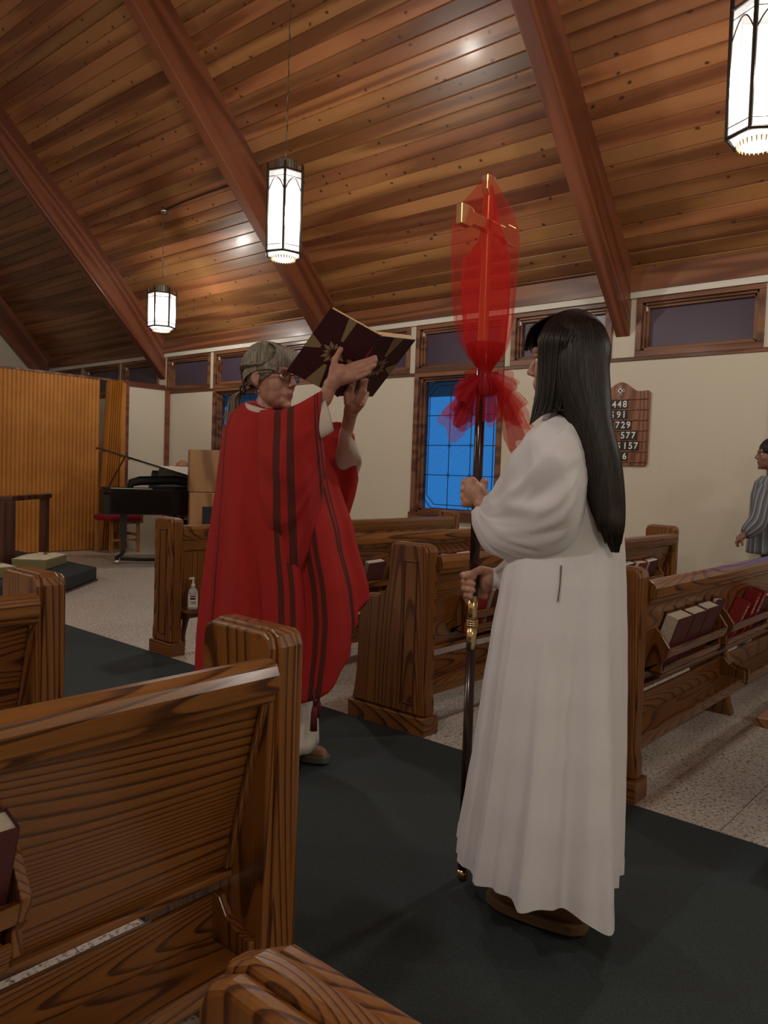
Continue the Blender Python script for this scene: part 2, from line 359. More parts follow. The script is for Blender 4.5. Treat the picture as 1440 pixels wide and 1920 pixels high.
# trims on the wall: header board, fascia, sill line, posts
MB().box(XW-.03, XW, Y0, Y1, 2.795, 2.85).build('trim_1', M['white'], kind='structure', label='white strip above the clerestory windows')
MB().box(XW-.012, XW, Y0, Y1, 2.255, 2.29).build('trim_2', M['trim'], kind='structure', label='brown rail under the clerestory windows', bev=.004)
MB().box(XW-.05, XW, Y0, Y1, 2.85, 3.04).build('trim_3', M['fascia'], kind='structure', label='brown fascia board under the ceiling')
MB().box(XW-.03, XW+.02, 2.9, 3.0, 0, 0.1).build('baseboard_right', M['trim'], kind='structure')
bb = bpy.data.objects['baseboard_right']; bb.data.clear_geometry()
_m = MB().box(XW-.018, XW, Y0, Y1, 0, .1)
bb.data.from_pydata([tuple(v) for v in _m.v], [], _m.f)
# ---- the other walls (behind the viewer and beyond the partition)
MB().box(XL-.14, XL, Y0, Y1, 0, 3.2).build('wall_left', M['plaster'], kind='structure', label='cream left side wall')
for nm, y in (('wall_back', Y0-.14), ('wall_front', Y1)):
    MB().prism([(XL-.2, 0), (XW+.2, 0), (XW+.2, ZC+.1), (XR, ZR+.3), (XL-.2, ZC+.1)], lambda u, v, t: (u, t, v), y, y+.14).build(nm, M['plaster'], kind='structure', label='cream gable end wall')
# ---- ceiling: boards on both slopes
ang = math.atan(SL); ux, uz = -math.cos(ang), math.sin(ang)       # up the right slope
slope_len = (XW-XR)/math.cos(ang)
ceil = MB().hexa([(XW+.9, Y0-.2, ZC-.9*SL+.03), (XW+.9, Y1+.2, ZC-.9*SL+.03), (XR, Y1+.2, ZR+.03), (XR, Y0-.2, ZR+.03),
                  (XW+.9, Y0-.2, ZC-.9*SL+.18), (XW+.9, Y1+.2, ZC-.9*SL+.18), (XR, Y1+.2, ZR+.18), (XR, Y0-.2, ZR+.18)])
ceil.hexa([(XR, Y0-.2, ZR+.03), (XR, Y1+.2, ZR+.03), (XL-.9, Y1+.2, ZC-.9*SL+.03), (XL-.9, Y0-.2, ZC-.9*SL+.03),
           (XR, Y0-.2, ZR+.18), (XR, Y1+.2, ZR+.18), (XL-.9, Y1+.2, ZC-.9*SL+.18), (XL-.9, Y0-.2, ZC-.9*SL+.18)])
ceiling = ceil.build('ceiling', M['soffit'], kind='structure', label='steep cedar board ceiling between brown beams')
bw = 0.128; nb = int(slope_len/bw)
nrm = Vector((-math.sin(ang), 0, -math.cos(ang)))
def board_mesh(L):
    b = MB(); g = .0035; t = .022
    # local: x up the slope, y along, z = room side normal
    prof = [(0.0, 0), (bw-.001, 0), (bw-.001, t-.006), (bw-g-.004, t), (g+.004, t), (0.0, t-.006)]
    b.prism(prof, lambda u, v, s_: (u, s_, v), 0, L); return b
rot = Matrix((Vector((ux, 0, uz)), Vector((0, 1, 0)), nrm)).transposed()
bay_edges = [(-0.58, 3.02), (3.02, 6.62), (6.62, 10.22), (10.22, Y1)]
for bi, (ya, yb) in enumerate(bay_edges):
    proto = None
    for i in range(nb+1):
        if proto is None:
            proto = board_mesh(yb-ya).build('ceiling_board', M['cedar'], ceiling); o = proto
        else: o = share(proto, 'ceiling_board', (0,0,0), ceiling)
        s0 = 0.036+(i-1)*bw
        p = Vector((XW+ux*s0, ya, ZC+uz*s0+.0)) + nrm*(-.022)
        o.matrix_local = Matrix.Translation(p) @ rot.to_4x4()
# plain lining where the picture does not look
lin = MB()
lin.hexa([(XW, Y0, ZC), (XW, -.58, ZC), (XR, -.58, ZR), (XR, Y0, ZR), (XW, Y0, ZC+.03), (XW, -.58, ZC+.03), (XR, -.58, ZR+.03), (XR, Y0, ZR+.03)])
lin.hexa([(XR, Y0, ZR), (XR, Y1, ZR), (XL, Y1, ZC), (XL, Y0, ZC), (XR, Y0, ZR+.03), (XR, Y1, ZR+.03), (XL, Y1, ZC+.03), (XL, Y0, ZC+.03)])
lin.build('ceiling_lining', M['cedar'], ceiling)
# ---- beams, one thing each
for i, yb in enumerate((-0.645, 2.955, 6.555, 10.155, 13.80)):
    def zu(x): return ZC + SL*(XW-x)
    dv = 0.578
    b = MB()
    b.hexa([(XW, yb, zu(XW)-dv), (XW, yb+.13, zu(XW)-dv), (XR, yb+.13, zu(XR)-dv), (XR, yb, zu(XR)-dv),
            (XW, yb, zu(XW)+.02), (XW, yb+.13, zu(XW)+.02), (XR, yb+.13, zu(XR)+.02), (XR, yb, zu(XR)+.02)])
    rb = Matrix((Vector((ux, 0, uz)), Vector((0, 1, 0)), nrm)).transposed().to_4x4()
    org = Vector((XW, yb, zu(XW)))
    me = bpy.data.meshes.new('ceiling_beam'); inv = (Matrix.Translation(org) @ rb).inverted()
    me.from_pydata([tuple(inv @ v) for v in b.v], [], b.f)
    bm = bmesh.new(); bm.from_mesh(me); bmesh.ops.recalc_face_normals(bm, faces=bm.faces); bm.to_mesh(me); bm.free(); me.materials.append(M['beam'])
    o = bpy.data.objects.new('ceiling_beam', me); COL.objects.link(o); o.matrix_world = Matrix.Translation(org) @ rb
    mo = o.modifiers.new('bevel', 'BEVEL'); mo.width = .006; mo.segments = 2
    tag(o, 'red brown sloping ceiling beam ending at the side wall', 'beam', 'ceiling beams', 'structure')
    MB().hexa([(XL, yb, ZC-dv), (XL, yb+.13, ZC-dv), (XR, yb+.13, ZR-dv), (XR, yb, ZR-dv), (XL, yb, ZC+.02), (XL, yb+.13, ZC+.02), (XR, yb+.13, ZR+.02), (XR, yb, ZR+.02)]).build('beam_half', M['beam'], None, kind='structure', label='beam on the far slope of the roof')
# ---- partition at the front: amber folding wall, cream panel, posts
part = empty('folding_partition', (4.0, YP, 0), 'amber pleated folding partition wall with a bunched dark end', 'partition')
def pleats(xa, xb, pitch, amp, ztop, slant=0.0, y=YP):
    n = int(round((xb-xa)/pitch))*6; pb = MB(); ring = []
    for i in range(n+1):
        x = xa+(xb-xa)*i/n; yy = y-amp*abs(math.sin(math.pi*i/6))**.8
        ring.append((x, yy))
    vs_, fs = [], []
    for x, yy in ring: vs_ += [(x+slant*0, yy, 0.012), (x+slant, yy, ztop)]
    for i in range(n): fs.append((2*i, 2*i+2, 2*i+3, 2*i+1))
    back = len(vs_)
    vs_ += [(xa, y+.03, .012), (xa+slant, y+.03, ztop), (xb, y+.03, .012), (xb+slant, y+.03, ztop)]
    fs += [(back, back+1, back+3, back+2), (0, 1, back+1, back), (2*n, back+2, back+3, 2*n+1)]
    fs.append(tuple([2*i+1 for i in range(n+1)] + [back+3, back+1]))
    pb.add(vs_, fs); return pb
pleats(-2.4, 5.50, .054, .016, 2.345).build('pleated_curtain', M['accordion'], part)
pleats(5.50, 5.70, .034, .10, 2.34, 0.11).build('bunched_pleats', M['accordion'], part)
MB().box(5.80, 5.875, YP-.04, YP+.05, 0.01, 2.335).build('end_post', M['accordion'], part)
MB().box(-2.4, 5.87, YP-.02, YP+.05, 2.34, 2.37).build('track', M['trim'], part)
MB().box(5.93, 6.52, YP-.01, YP+.04, 0, 2.3).build('wall_partition', M['plaster'], kind='structure', label='narrow cream wall panel between dark posts')
MB().box(5.875, 5.93, YP-.03, YP+.05, 0, 2.38).build('trim_4', M['beam'], kind='structure', label='dark post at the edge of the folding partition')
MB().box(6.52, 6.597, YP-.03, YP+.05, 0, 2.33).build('trim_5', M['beam'], kind='structure', label='dark post in the corner of the side wall')
MB().box(5.93, 6.52, YP-.03, YP+.05, 2.3, 2.37).build('trim_6', M['beam'], kind='structure', label='dark rail on top of the narrow panel')

# ---- aisle runner
MB().box(1.107, 2.755, Y0+.2, 6.62, -0.001, .008).build('aisle_runner', M['carpet'], label='dark green carpet runner along the aisle', cat='carpet', bev=.003)
# ---- chancel platform with chamfered corner
pp = [(4.03, 10.0), (-.17, 10.0), (-.17, 7.37), (0.6, 6.67), (3.26, 6.67), (4.03, 7.37)][::-1]
plat = empty('chancel_platform', (1.93, 7.4, 0), 'low dark green carpeted chancel platform with angled corner', 'platform')
MB().prism([(x, y) for x, y in pp], lambda u, v, t: (u, v, t), 0.018, .142).build('carpeted_step', M['carpet'], plat, bev=.012)
MB().prism([(x+(.012 if x > 2 else -.012), y-.008) for x, y in pp], lambda u, v, t: (u, v, t), 0.0, .018).build('base_strip', M['darkwood'], plat)

# ================================================================ PEWS
def pew_end_profile():
    pts = [(.012, .083), (.014, .15), (.022, .20), (.022, .845), (.03, .868), (.05, .88), (.222, .88), (.245, .868), (.255, .845), (.255, .72)]
    for i in range(1, 8):
        a = math.pi + (math.pi/2)*i/8
        pts.append((.345+.09*math.cos(a), .705+.09*math.sin(a)))
    pts += [(.345, .615), (.405, .612), (.425, .602), (.434, .58), (.438, .42), (.444, .24), (.452, .16), (.468, .083)]
    return pts
def screen_profile(): return [(.012, .083), (.014, .15), (.022, .2), (.022, .845), (.03, .862), (.05, .872), (.19, .872), (.21, .862), (.218, .845), (.218, .2), (.226, .15), (.228, .083)]
def make_end(parent, xo, sgn, yr, prof, base_d, th=.09):
    """xo: outer face; sgn +1 when the inside lies towards +x"""
    X = lambda a: xo + sgn*a
    prof = [(yr+u, v) for u, v in prof]
    area = sum(prof[i-1][0]*prof[i][1]-prof[i][0]*prof[i-1][1] for i in range(len(prof)))
    ins = inset(prof, .0055 if area > 0 else -.0055)
    e = MB().prism(prof, lambda u, v, t: (t, u, v), X(.02), X(th-.02)).build('pew_end', M['oak_z'], parent, bev=.006, seg=3)
    MB().prism(ins, lambda u, v, t: (t, u, v), X(.0), X(.021)).build('face_board', M['oak_z'], e, bev=.007, seg=3)
    MB().prism(ins, lambda u, v, t: (t, u, v), X(th-.021), X(th)).build('face_board', M['oak_z'], e, bev=.007, seg=3)
    MB().box(min(X(-.012), X(th+.012)), max(X(-.012), X(th+.012)), yr, yr+base_d, 0, .083).build('base_block', M['oak_y'], e, bev=.006)
    f = MB()
    y0, y1 = yr+.075, yr+.155
    for a0, a1, c0, c1 in ((y0, y0+.008, .13, .80), (y1-.008, y1, .13, .80), (y0, y1, .13, .138), (y0, y1, .792, .80)):
        f.box(min(X(-.004), X(.002)), max(X(-.004), X(.002)), a0, a1, c0, c1)
    f.build('groove_shade_strips', M['darkwood'], e, bev=.002)  # dark strips stand in for the shade in the panel's groove
    return e
PEWL = 3.075
def make_rack(pew, xa, xb, yr):
    """book rack on the back of the reclined panel"""
    up = Vector((0, -.13, .414)).normalized(); out = Vector((0, -up.z, up.y))      # panel directions
    base = Vector((0, yr+.148, .40))
    q = lambda x, a, o: Vector((x, 0, 0)) + base + up*a + out*o
    r = None
    for i, x in enumerate((xa, xb-.018)):
        prof = [(.0, .0), (.03, .0), (.05, .03), (.06, .085), (.10, .07), (.13, .085), (.17, .082), (.21, .03), (.225, .0)]
        b = MB().prism([(a, o) for a, o in prof], lambda u, v, t: tuple(q(t, u, v+.002)), x, x+.018)
        o = b.build('hymnal_rack', M['oak_z'], pew, bev=.003) if r is None else b.build('rack_end', M['oak_z'], r, bev=.003)
        r = r or o
    def slab(a0, a1, o0, o1, nm):
        MB().hexa([q(xa+.018, a0, o0), q(xb-.018, a0, o0), q(xb-.018, a0, o1), q(xa+.018, a0, o1), q(xa+.018, a1, o0), q(xb-.018, a1, o0), q(xb-.018, a1, o1), q(xa+.018, a1, o1)]).build(nm, M['oak_x'], r, bev=.003)
    slab(.035, .05, .002, .085, 'rack_floor'); slab(.055, .085, .074, .086, 'rack_rail'); slab(.125, .165, .074, .086, 'rack_rail')
    return q
def make_pew(x0, yr, label, group, ends=(True, True), racks=(), th=.09):
    x1 = x0+PEWL
    p = empty('pew', ((x0+x1)/2, yr+.2, 0), label, 'pew', group)
    if ends[0]: make_end(p, x0, 1, yr, pew_end_profile(), .478)
    if ends[1]: make_end(p, x1, -1, yr, pew_end_profile(), .478, th)
    a, b = x0+.088, x1-.088
    # reclined back panel
    MB().hexa([(a, yr+.145, .366), (b, yr+.145, .366), (b, yr+.165, .366), (a, yr+.165, .366), (a, yr+.030, .79), (b, yr+.030, .79), (b, yr+.050, .79), (a, yr+.050, .79)]).build('back_panel', M['oak_x'], p)
    prof = [(-.004, .768), (-.004, .80), (.006, .82), (.025, .828), (.05, .825), (.066, .81), (.07, .785), (.066, .762), (.04, .758), (.012, .758)]
    MB().prism([(yr+u, v) for u, v in prof], lambda u, v, t: (t, u, v), a, b).build('top_rail', M['oak_x'], p, smooth=False, bev=.004)
    MB().prism([(yr+u, v) for u, v in ((.012, .748), (.012, .758), (.06, .758), (.05, .742), (.03, .736))], lambda u, v, t: (t, u, v), a, b).build('rail_moulding', M['oak_x'], p)
    for xx in ((a, a+.016), (b-.016, b)):
        MB().hexa([(xx[0], yr+.132, .366), (xx[1], yr+.132, .366), (xx[1], yr+.146, .366), (xx[0], yr+.146, .366), (xx[0], yr+.022, .76), (xx[1], yr+.022, .76), (xx[1], yr+.032, .76), (xx[0], yr+.032, .76)]).build('end_cleat', M['oak_z'], p, bev=.003)
    MB().box(a, b, yr+.128, yr+.170, .348, .366).build('bottom_lip', M['oak_x'], p, bev=.004)
    # seat, centre support, kneeling ledge
    MB().prism([(yr+.16, .415), (yr+.16, .44), (yr+.40, .452), (yr+.462, .448), (yr+.475, .436), (yr+.468, .42), (yr+.40, .415)], lambda u, v, t: (t, u, v), a, b).build('seat', M['oak_x'], p, bev=.003)
    cx = (x0+x1)/2-.1
    sp = [(.10, 0), (.13, .10), (.11, .18), (.125, .26), (.16, .36), (.16, .414), (.44, .414), (.42, .36), (.35, .30), (.33, .20), (.36, .10), (.40, .04), (.40, 0)]
    for q0 in (cx, ):
        MB().prism([(yr+u, v) for u, v in sp], lambda u, v, t: (t, u, v), q0, q0+.05).build('support', M['oak_z'], p, bev=.008)
    for s0, s1 in ((a, cx), (cx+.05, b)):
        k = MB().box(s0+.001, s1-.001, yr+.168, yr+.184, .165, .300).build('kneeler_board', M['oak_x'], p, bev=.004)
        MB().box(s0+.022, s1-.022, yr+.052, yr+.168, .196, .212).build('ledge', M['oak_x'], k, bev=.004)
        MB().box(s0+.022, s1-.022, yr+.056, yr+.070, .160, .196).build('front_lip', M['oak_x'], k, bev=.003)
        bp = [(.168, .11), (.168, .305), (.150, .305), (.125, .272), (.085, .255), (.045, .25), (.045, .19), (.10, .17), (.125, .11)]
        for xx in (s0+.001, s1-.021):
            MB().prism([(yr+u, v) for u, v in bp], lambda u, v, t: (t, u, v), xx, xx+.02).build('bracket', M['oak_z'], k, bev=.003)
    return p, [make_rack(p, ra, rb, yr) for ra, rb in racks]
RX = 2.777
pewR1, rk1 = make_pew(RX, 1.13, 'oak pew with maroon and red hymnals, opposite the white robed person', 'pews of the right block', racks=((RX+.30, RX+1.02), (RX+1.10, RX+1.80), (RX+1.95, RX+2.65)))
pewR2, rk2 = make_pew(RX, 2.13, 'oak pew standing behind the processional cross staff', 'pews of the right block', racks=((RX+.35, RX+1.05), (RX+1.30, RX+2.0), (RX+2.1, RX+2.8)))
pewR3, rk3 = make_pew(RX, 3.14, 'oak pew hidden half behind the red chasuble', 'pews of the right block', racks=((RX+.30, RX+1.0), (RX+1.25, RX+1.95), (RX+2.0, RX+2.7)))
LX = 1.092-PEWL
pewL1, rkl = make_pew(LX, 1.13, 'oak pew with broad grained back next to the robed person', 'pews of the left block', racks=((LX+1.80, LX+2.515), (LX+.5, LX+1.2)))
pewL2, _ = make_pew(LX, 2.14, 'oak pew in front, its end beside the aisle nearest the kneelers', 'pews of the left block')
pewL0, _ = make_pew(0.362-PEWL, 0.16, 'oak pew whose rounded end stands short of the aisle', 'pews of the left block', th=.064)
pewR0, _ = make_pew(2.69-.088, 0.25, 'oak bench seat opposite the stub pew', 'pews of the right block', ends=(False, True))
# front screen of the right block
scr = empty('pew_screen', (RX+PEWL/2, 4.25, 0), 'oak panelled screen in front of the first pew, sanitizer bottle on its ledge', 'pew screen')
SY = 4.146
make_end(scr, RX, 1, SY, screen_profile(), .24); make_end(scr, RX+PEWL, -1, SY, screen_profile(), .24)
a, b = RX+.088, RX+PEWL-.088
MB().prism([(SY+u, v) for u, v in ((.03, .73), (.02, .76), (.02, .80), (.035, .82), (.06, .825), (.10, .815), (.11, .79), (.10, .73))], lambda u, v, t: (t, u, v), a, b).build('top_rail', M['oak_x'], scr, bev=.004)
MB().box(a, b, SY+.04, SY+.09, .66, .735).build('lower_rail', M['oak_x'], scr, bev=.006)
np_ = 6
for i in range(np_):
    xa = a+(b-a)*i/np_; xb = a+(b-a)*(i+1)/np_
    MB().box(xa+.001, xb-.001, SY+.055, SY+.075, .30, .665).build('panel', M['oak_z'], scr, bev=.003)
MB().box(a, b, SY+.04, SY+.09, .22, .30).build('bottom_rail', M['oak_x'], scr, bev=.006)
MB().box(a, b, SY-.03, SY+.06, .268, .285).build('ledge', M['oak_x'], scr, bev=.004)
bp = [(-.03, .268), (.04, .268), (.04, .06), (.02, .05), (.025, .12), (.0, .2)]
MB().prism([(SY+u, v) for u, v in bp], lambda u, v, t: (t, u, v), a+.01, a+.03).build('ledge_bracket', M['darkwood'], scr, bev=.003)

# ---- hymnals
def hymnal(q, x, w, h, t, m, label, group, lean=0.0, a0=.052, o0=.008, tilt=0.0, text=None, out_spine=False):
    """stands in a rack: w along the pew, h up the panel, t outwards"""
    base = q(x, a0, o0)
    up = (q(x, 1, 0)-q(x, 0, 0)); out = (q(x, 0, 1)-q(x, 0, 0)); rx = Vector((1, 0, 0))
    if lean: up, rx = up*math.cos(lean)+rx*math.sin(lean), rx*math.cos(lean)-up*math.sin(lean)
    if tilt: rx, out = rx*math.cos(tilt)+out*math.sin(tilt), out*math.cos(tilt)-rx*math.sin(tilt)
    e = empty('hymnal', tuple(base), label, 'book', group)
    def bx(u0, u1, a, b_, o, p): return [base+rx*u+up*v+out*w_ for v in (a, b_) for u, w_ in ((u0, o), (u1, o), (u1, p), (u0, p))]
    c = .003
    cv = MB().hexa(bx(0, c, 0, h, 0, t)).hexa(bx(w-c, w, 0, h, 0, t)).hexa(bx(0, w, 0, h, t-c, t)) if out_spine else MB().hexa(bx(0, w, 0, h, 0, c)).hexa(bx(0, w, 0, h, t-c, t)).hexa(bx(w-c, w, 0, h, 0, t))
    cv.build('cover', m, e, bev=.0012)
    MB().hexa(bx(.006, w-c, .005, h-.005, c, t-c)).build('pages', M['page'], e)
    if text:
        cu = bpy.data.curves.new('t', 'FONT'); cu.body = text; cu.size = .034; cu.extrude = .0003; cu.align_x = 'LEFT'
        to = bpy.data.objects.new('t', cu); COL.objects.link(to)
        me = bpy.data.meshes.new_from_object(to); bpy.data.objects.remove(to); me.materials.append(M['print'])
        o = bpy.data.objects.new('spine_lettering', me); COL.objects.link(o); o.parent = e
        # reads down the spine, which faces outwards for turned books
        mm = Matrix((-up, rx, out)).transposed().to_4x4()
        o.matrix_local = Matrix.Translation(rx*(w*.26)+up*(h-.02)+out*(t+.0006)) @ mm
    return e
G1 = 'hymnals in the pew racks'
q = rk1[0]
hymnal(q, RX+.345, .165, .235, .060, M['maroon'], 'maroon hymnal showing its page edges at the rack end', G1, o0=.006)
hymnal(q, RX+.535, .150, .235, .055, M['maroon'], 'maroon hymnal in the middle of its rack', G1)
hymnal(q, RX+.695, .150, .24, .055, M['maroon'], 'maroon hymnal beside a loosely slipped maroon booklet', G1)
hymnal(q, RX+.862, .120, .25, .025, M['maroon'], 'thin maroon booklet tilted at the rack end', G1, lean=.12)
q = rk1[1]
hymnal(q, RX+1.20, .052, .225, .062, M['redbook'], 'bright red prayer book leaning in the rack', G1, lean=.35, text='LEVAS', out_spine=True)
hymnal(q, RX+1.37, .055, .245, .062, M['redbook'], 'bright red prayer book upright against the pew back', G1, lean=.12, text='LEVAS', out_spine=True)
hymnal(q, RX+1.47, .055, .245, .062, M['redbook'], 'bright red prayer book with white page tops', G1, lean=.14, text='LEVAS', out_spine=True)
hymnal(q, RX+1.58, .15, .2, .05, M['maroon'], 'maroon hymnal beside the bright red books', G1)
for k, (qq, rx0) in enumerate(((rk2[0], RX+.38), (rk2[1], RX+1.33), (rk2[2], RX+2.13), (rk3[0], RX+.33), (rk3[1], RX+1.28), (rk3[2], RX+2.05))):
    for j in range(3):
        red = (k+j) % 3 == 0
        lab_ = '%s hymnal %s, %s rack, pew %s' % ('red' if red else 'maroon', ('on the aisle side', 'between two others', 'on the wall side')[j], ('aisle end', 'centre', 'wall end')[k % 3], 'behind the cross staff' if k < 3 else 'beside the red chasuble')
        hymnal(qq, rx0+j*.2, .155, .225, .05, M['redbook'] if red else M['maroon'], lab_, G1+(' of the middle pew' if k < 3 else ' of the front pew'), lean=random.uniform(-.05, .08))
hymnal(rkl[0], LX+2.335, .155, .235, .05, M['maroon'], 'maroon hymnal in the rack of the broad grained pew', G1)
# ---- sanitizer bottle on the screen ledge
bt = empty('sanitizer_bottle', (2.93, SY-.0, .285), 'clear sanitizer bottle with white pump cap and printed label', 'bottle')
c0 = Vector((2.93, SY+.005, .285))
M['bottle'] = mat('translucent bottle plastic', (0.75, 0.78, 0.78), 0.2); M['bottle'].node_tree.nodes['Principled BSDF'].inputs['Transmission Weight'].default_value = 0.5
MB().tube([c0+Vector((0,0,z)) for z in (0, .012, .11, .13, .142)], [.031, .034, .034, .026, .014], 16).build('body', M['bottle'], bt, smooth=True)
MB().tube([c0+Vector((0,0,z)) for z in (.142, .165, .168, .20)], [.014, .013, .006, .005], 12).build('pump', M['white'], bt, smooth=True)
MB().box(c0.x-.03, c0.x+.008, c0.y-.006, c0.y+.006, c0.z+.195, c0.z+.208).build('nozzle', M['white'], bt, bev=.003)
lb = MB(); lb.add([c0+Vector((.0346*math.cos(t), .0346*math.sin(t), z)) for z in (.02, .10) for t in [math.radians(180+i*15) for i in range(9)]], [(i, i+1, i+10, i+9) for i in range(8)])
lab = lb.build('bottle_label', M['print'], bt, smooth=True)
for z, hh, mm in ((.085, .010, M['redbook']), (.068, .012, M['black']), (.05, .006, M['steel']), (.04, .004, M['steel'])):
    s_ = MB(); s_.add([c0+Vector((.035*math.cos(t), .035*math.sin(t), zz)) for zz in (z, z+hh) for t in [math.radians(205+i*12) for i in range(6)]], [(i, i+1, i+7, i+6) for i in range(5)])
    s_.build('label_print', mm, lab)

# ================================================================ PENDANT LAMPS
def pendant(x, y, zb, hgl, R, label, A0=12):
    """six sided opal lantern; zb = bottom of the glass"""
    L = empty('pendant_lamp', (x, y, zb), label, 'lamp', 'pendant lamps')
    A0 = math.radians(A0)
    hx = lambda r, z: [Vector((x+r*math.cos(A0+k*math.pi/3), y+r*math.sin(A0+k*math.pi/3), z)) for k in range(6)]
    b, t = hx(R*.97, zb), hx(R, zb+hgl)
    for k in range(6):
        g = MB(); n = (k+1) % 6
        g.add([b[k], b[n], t[n], t[k]], [(0, 1, 2, 3)]); g.build('glass_panel', M['lampglass'], L)
    fr = MB()
    for k in range(6):
        dv = (b[k]-Vector((x, y, zb))).normalized()
        fr.tube([b[k]+dv*.004-Vector((0,0,.01)), t[k]+dv*.004+Vector((0,0,.055))], [.0095, .012], 6)
    for z, r in ((zb, R*.97), (zb+hgl, R)):
        h6 = hx(r+.005, z)
        for k in range(6): fr.tube([h6[k], h6[(k+1) % 6]], .0095, 6)
    fr.build('frame', M['bronze'], L)
    tr = MB()
    for k in range(6):
        n = (k+1) % 6
        def on(u, w):
            p = b[k].lerp(b[n], u).lerp(t[k].lerp(t[n], u), w); c = Vector((x, y, p.z)); return p+(p-c).normalized()*.003
        for w in (1-.05/hgl, .05/hgl): tr.tube([on(0, w), on(1, w)], .0030, 4)
        if hgl > .4:
            wa, wt = 1-.17/hgl, 1-.06/hgl
            for s in (0, 1):
                tr.tube([on(s+(.5-s)*(i/6), wa+(wt-wa)*math.sin(i/6*math.pi/2)) for i in range(7)], .0042, 4)
    tr.build('tracery', M['bronze'], L, kind='stuff')
    MB().tube([(x, y, zb-.004), (x, y, zb-.03), (x, y, zb-.045)], [R*.8, R*.66, R*.5], 24).build('bottom_bowl', M['lampglass'], L)
    bl = bpy.data.lights.new('bulb', 'POINT'); bl.energy = LAMP_POWER*(hgl/.62); bl.color = (1.0, 0.955, 0.89); bl.shadow_soft_size = .09
    bo = bpy.data.objects.new('bulb', bl); COL.objects.link(bo); bo.parent = L; bo.location = (0, 0, hgl*.5)
    fz = MB()
    for k in range(28):
        a_ = 2*math.pi*k/28; fz.tube([(x+R*.66*math.cos(a_), y+R*.66*math.sin(a_), zb-.022), (x+R*.62*math.cos(a_), y+R*.62*math.sin(a_), zb-.048)], [.006, .003], 5)
    fz.build('beaded_fringe', M['brass'], L)
    MB().tube([(x, y, zb+hgl), (x, y, zb+hgl+.095), (x, y, zb+hgl+.10)], [R*.6, R*.6, R*.5], 24).build('cap', M['nickel'], L, smooth=False)
    fl = MB()
    for k in range(24):
        a_ = 2*math.pi*k/24; fl.tube([(x+R*.6*math.cos(a_), y+R*.6*math.sin(a_), zb+hgl), (x+R*.6*math.cos(a_), y+R*.6*math.sin(a_), zb+hgl+.105)], .004, 4)
    fl.build('cap_fluting', M['nickel'], L)
    MB().tube(hx(R*.98, zb+hgl-.001)[:1]+[Vector((x, y, zb+hgl))], .002, 4)
    zt = ZC+SL*(XW-x) if x > XR else ZC+SL*(x-XL)
    ch = MB(); z = zb+hgl+.10; i = 0
    n = int((zt-.03-z)/.06)+1; st = (zt-.02-z)/n
    ch.tube([(x, y, z), (x, y, zt-.02)], .0028, 6)
    ch.tube([(x+.006*math.cos(i*.9), y+.006*math.sin(i*.9), z+(zt-.02-z)*i/(n*3)) for i in range(n*3+1)], .0035, 5)
    ch.build('chain', M['nickel'], L)
    cn = MB().tube([(x, y, zt-.055), (x, y, zt-.03), (x+.02, y, zt+.0)], [.02, .05, .055], 14).build('canopy', M['steel'], L, smooth=True)
    return L
pendant(4.15, 4.77, 2.90, .62, .150, 'tall lit pendant lantern above the pew behind the book', 47)
pendant(4.15, 1.245, 2.92, .62, .150, 'tall lit pendant lantern hanging above the pew with red hymnals', 1.7)
pendant(5.41, 8.435, 2.88, .40, .165, 'short lit pendant lantern above the piano', 28)
for yy, tx in ((1.245, 'over the broad grained pew'), (4.77, 'on the left of the aisle before the chancel'), (8.4, 'over the altar rail')): pendant(-.29, yy, 2.90, .62, .150, 'added unseen pendant lantern '+tx)  # mirrored lanterns out of view, added to brighten the room
pendant(4.15, -2.2, 2.92, .62, .150, 'added unseen pendant lantern near the back wall'); pendant(-.29, -2.2, 2.92, .62, .150, 'added unseen pendant lantern over the left back pews')  # two more unseen lanterns added for room light
# conduit on the ceiling feeding the short lantern
cd = MB(); pts = []
for i in range(7):
    t = i/6; yy = 8.40+(6.70-8.40)*t; s0 = (XW-5.41)/math.cos(ang)+.02*math.sin(3*t)
    pts.append(Vector((XW+ux*s0, yy, ZC+uz*s0))+nrm*.012)
cd.tube(pts, .009, 6).build('ceiling_conduit', M['bronze'], label='thin dark conduit running along the ceiling to the short lantern', cat='conduit')
# ================================================================ CHANCEL THINGS
rail = empty('altar_rail', (3.42, 7.92, .142), 'dark wooden altar rail with broad flat posts', 'rail')
A, B, Cc = Vector((4.03, 8.50, 0)), Vector((3.40, 7.92, 0)), Vector((.46, 7.92, 0))
def rail_seg(a, b, w=.045):
    d = (b-a).normalized(); n = Vector((-d.y, d.x, 0))
    z0, z1 = Vector((0,0,.79)), Vector((0,0,.842))
    return MB().hexa([a-n*w+z0, b-n*w+z0, b+n*w+z0, a+n*w+z0, a-n*w+z1, b-n*w+z1, b+n*w+z1, a+n*w+z1])
rail_seg(A+(A-B).normalized()*.06, B).build('handrail', M['darkwood'], rail, bev=.008)
rail_seg(B+(A-B).normalized()*.02, Cc).build('handrail', M['darkwood'], rail, bev=.008)
def post(c, d, w=.068, t=.03):
    d = d.normalized(); n = Vector((-d.y, d.x, 0)); z0, z1 = Vector((0,0,.143)), Vector((0,0,.79))
    MB().hexa([c-d*w-n*t+z0, c+d*w-n*t+z0, c+d*w+n*t+z0, c-d*w+n*t+z0, c-d*w-n*t+z1, c+d*w-n*t+z1, c+d*w+n*t+z1, c-d*w+n*t+z1]).build('rail_post', M['darkwood'], rail, bev=.005)
post(A-(A-B).normalized()*.03, A-B); post(B-Vector((.05, .0, 0)), Vector((1, .0, 0)), .085, .04)
for xx in (2.4, 1.46, .52): post(Vector((xx, 7.92, 0)), Vector((1, 0, 0)))
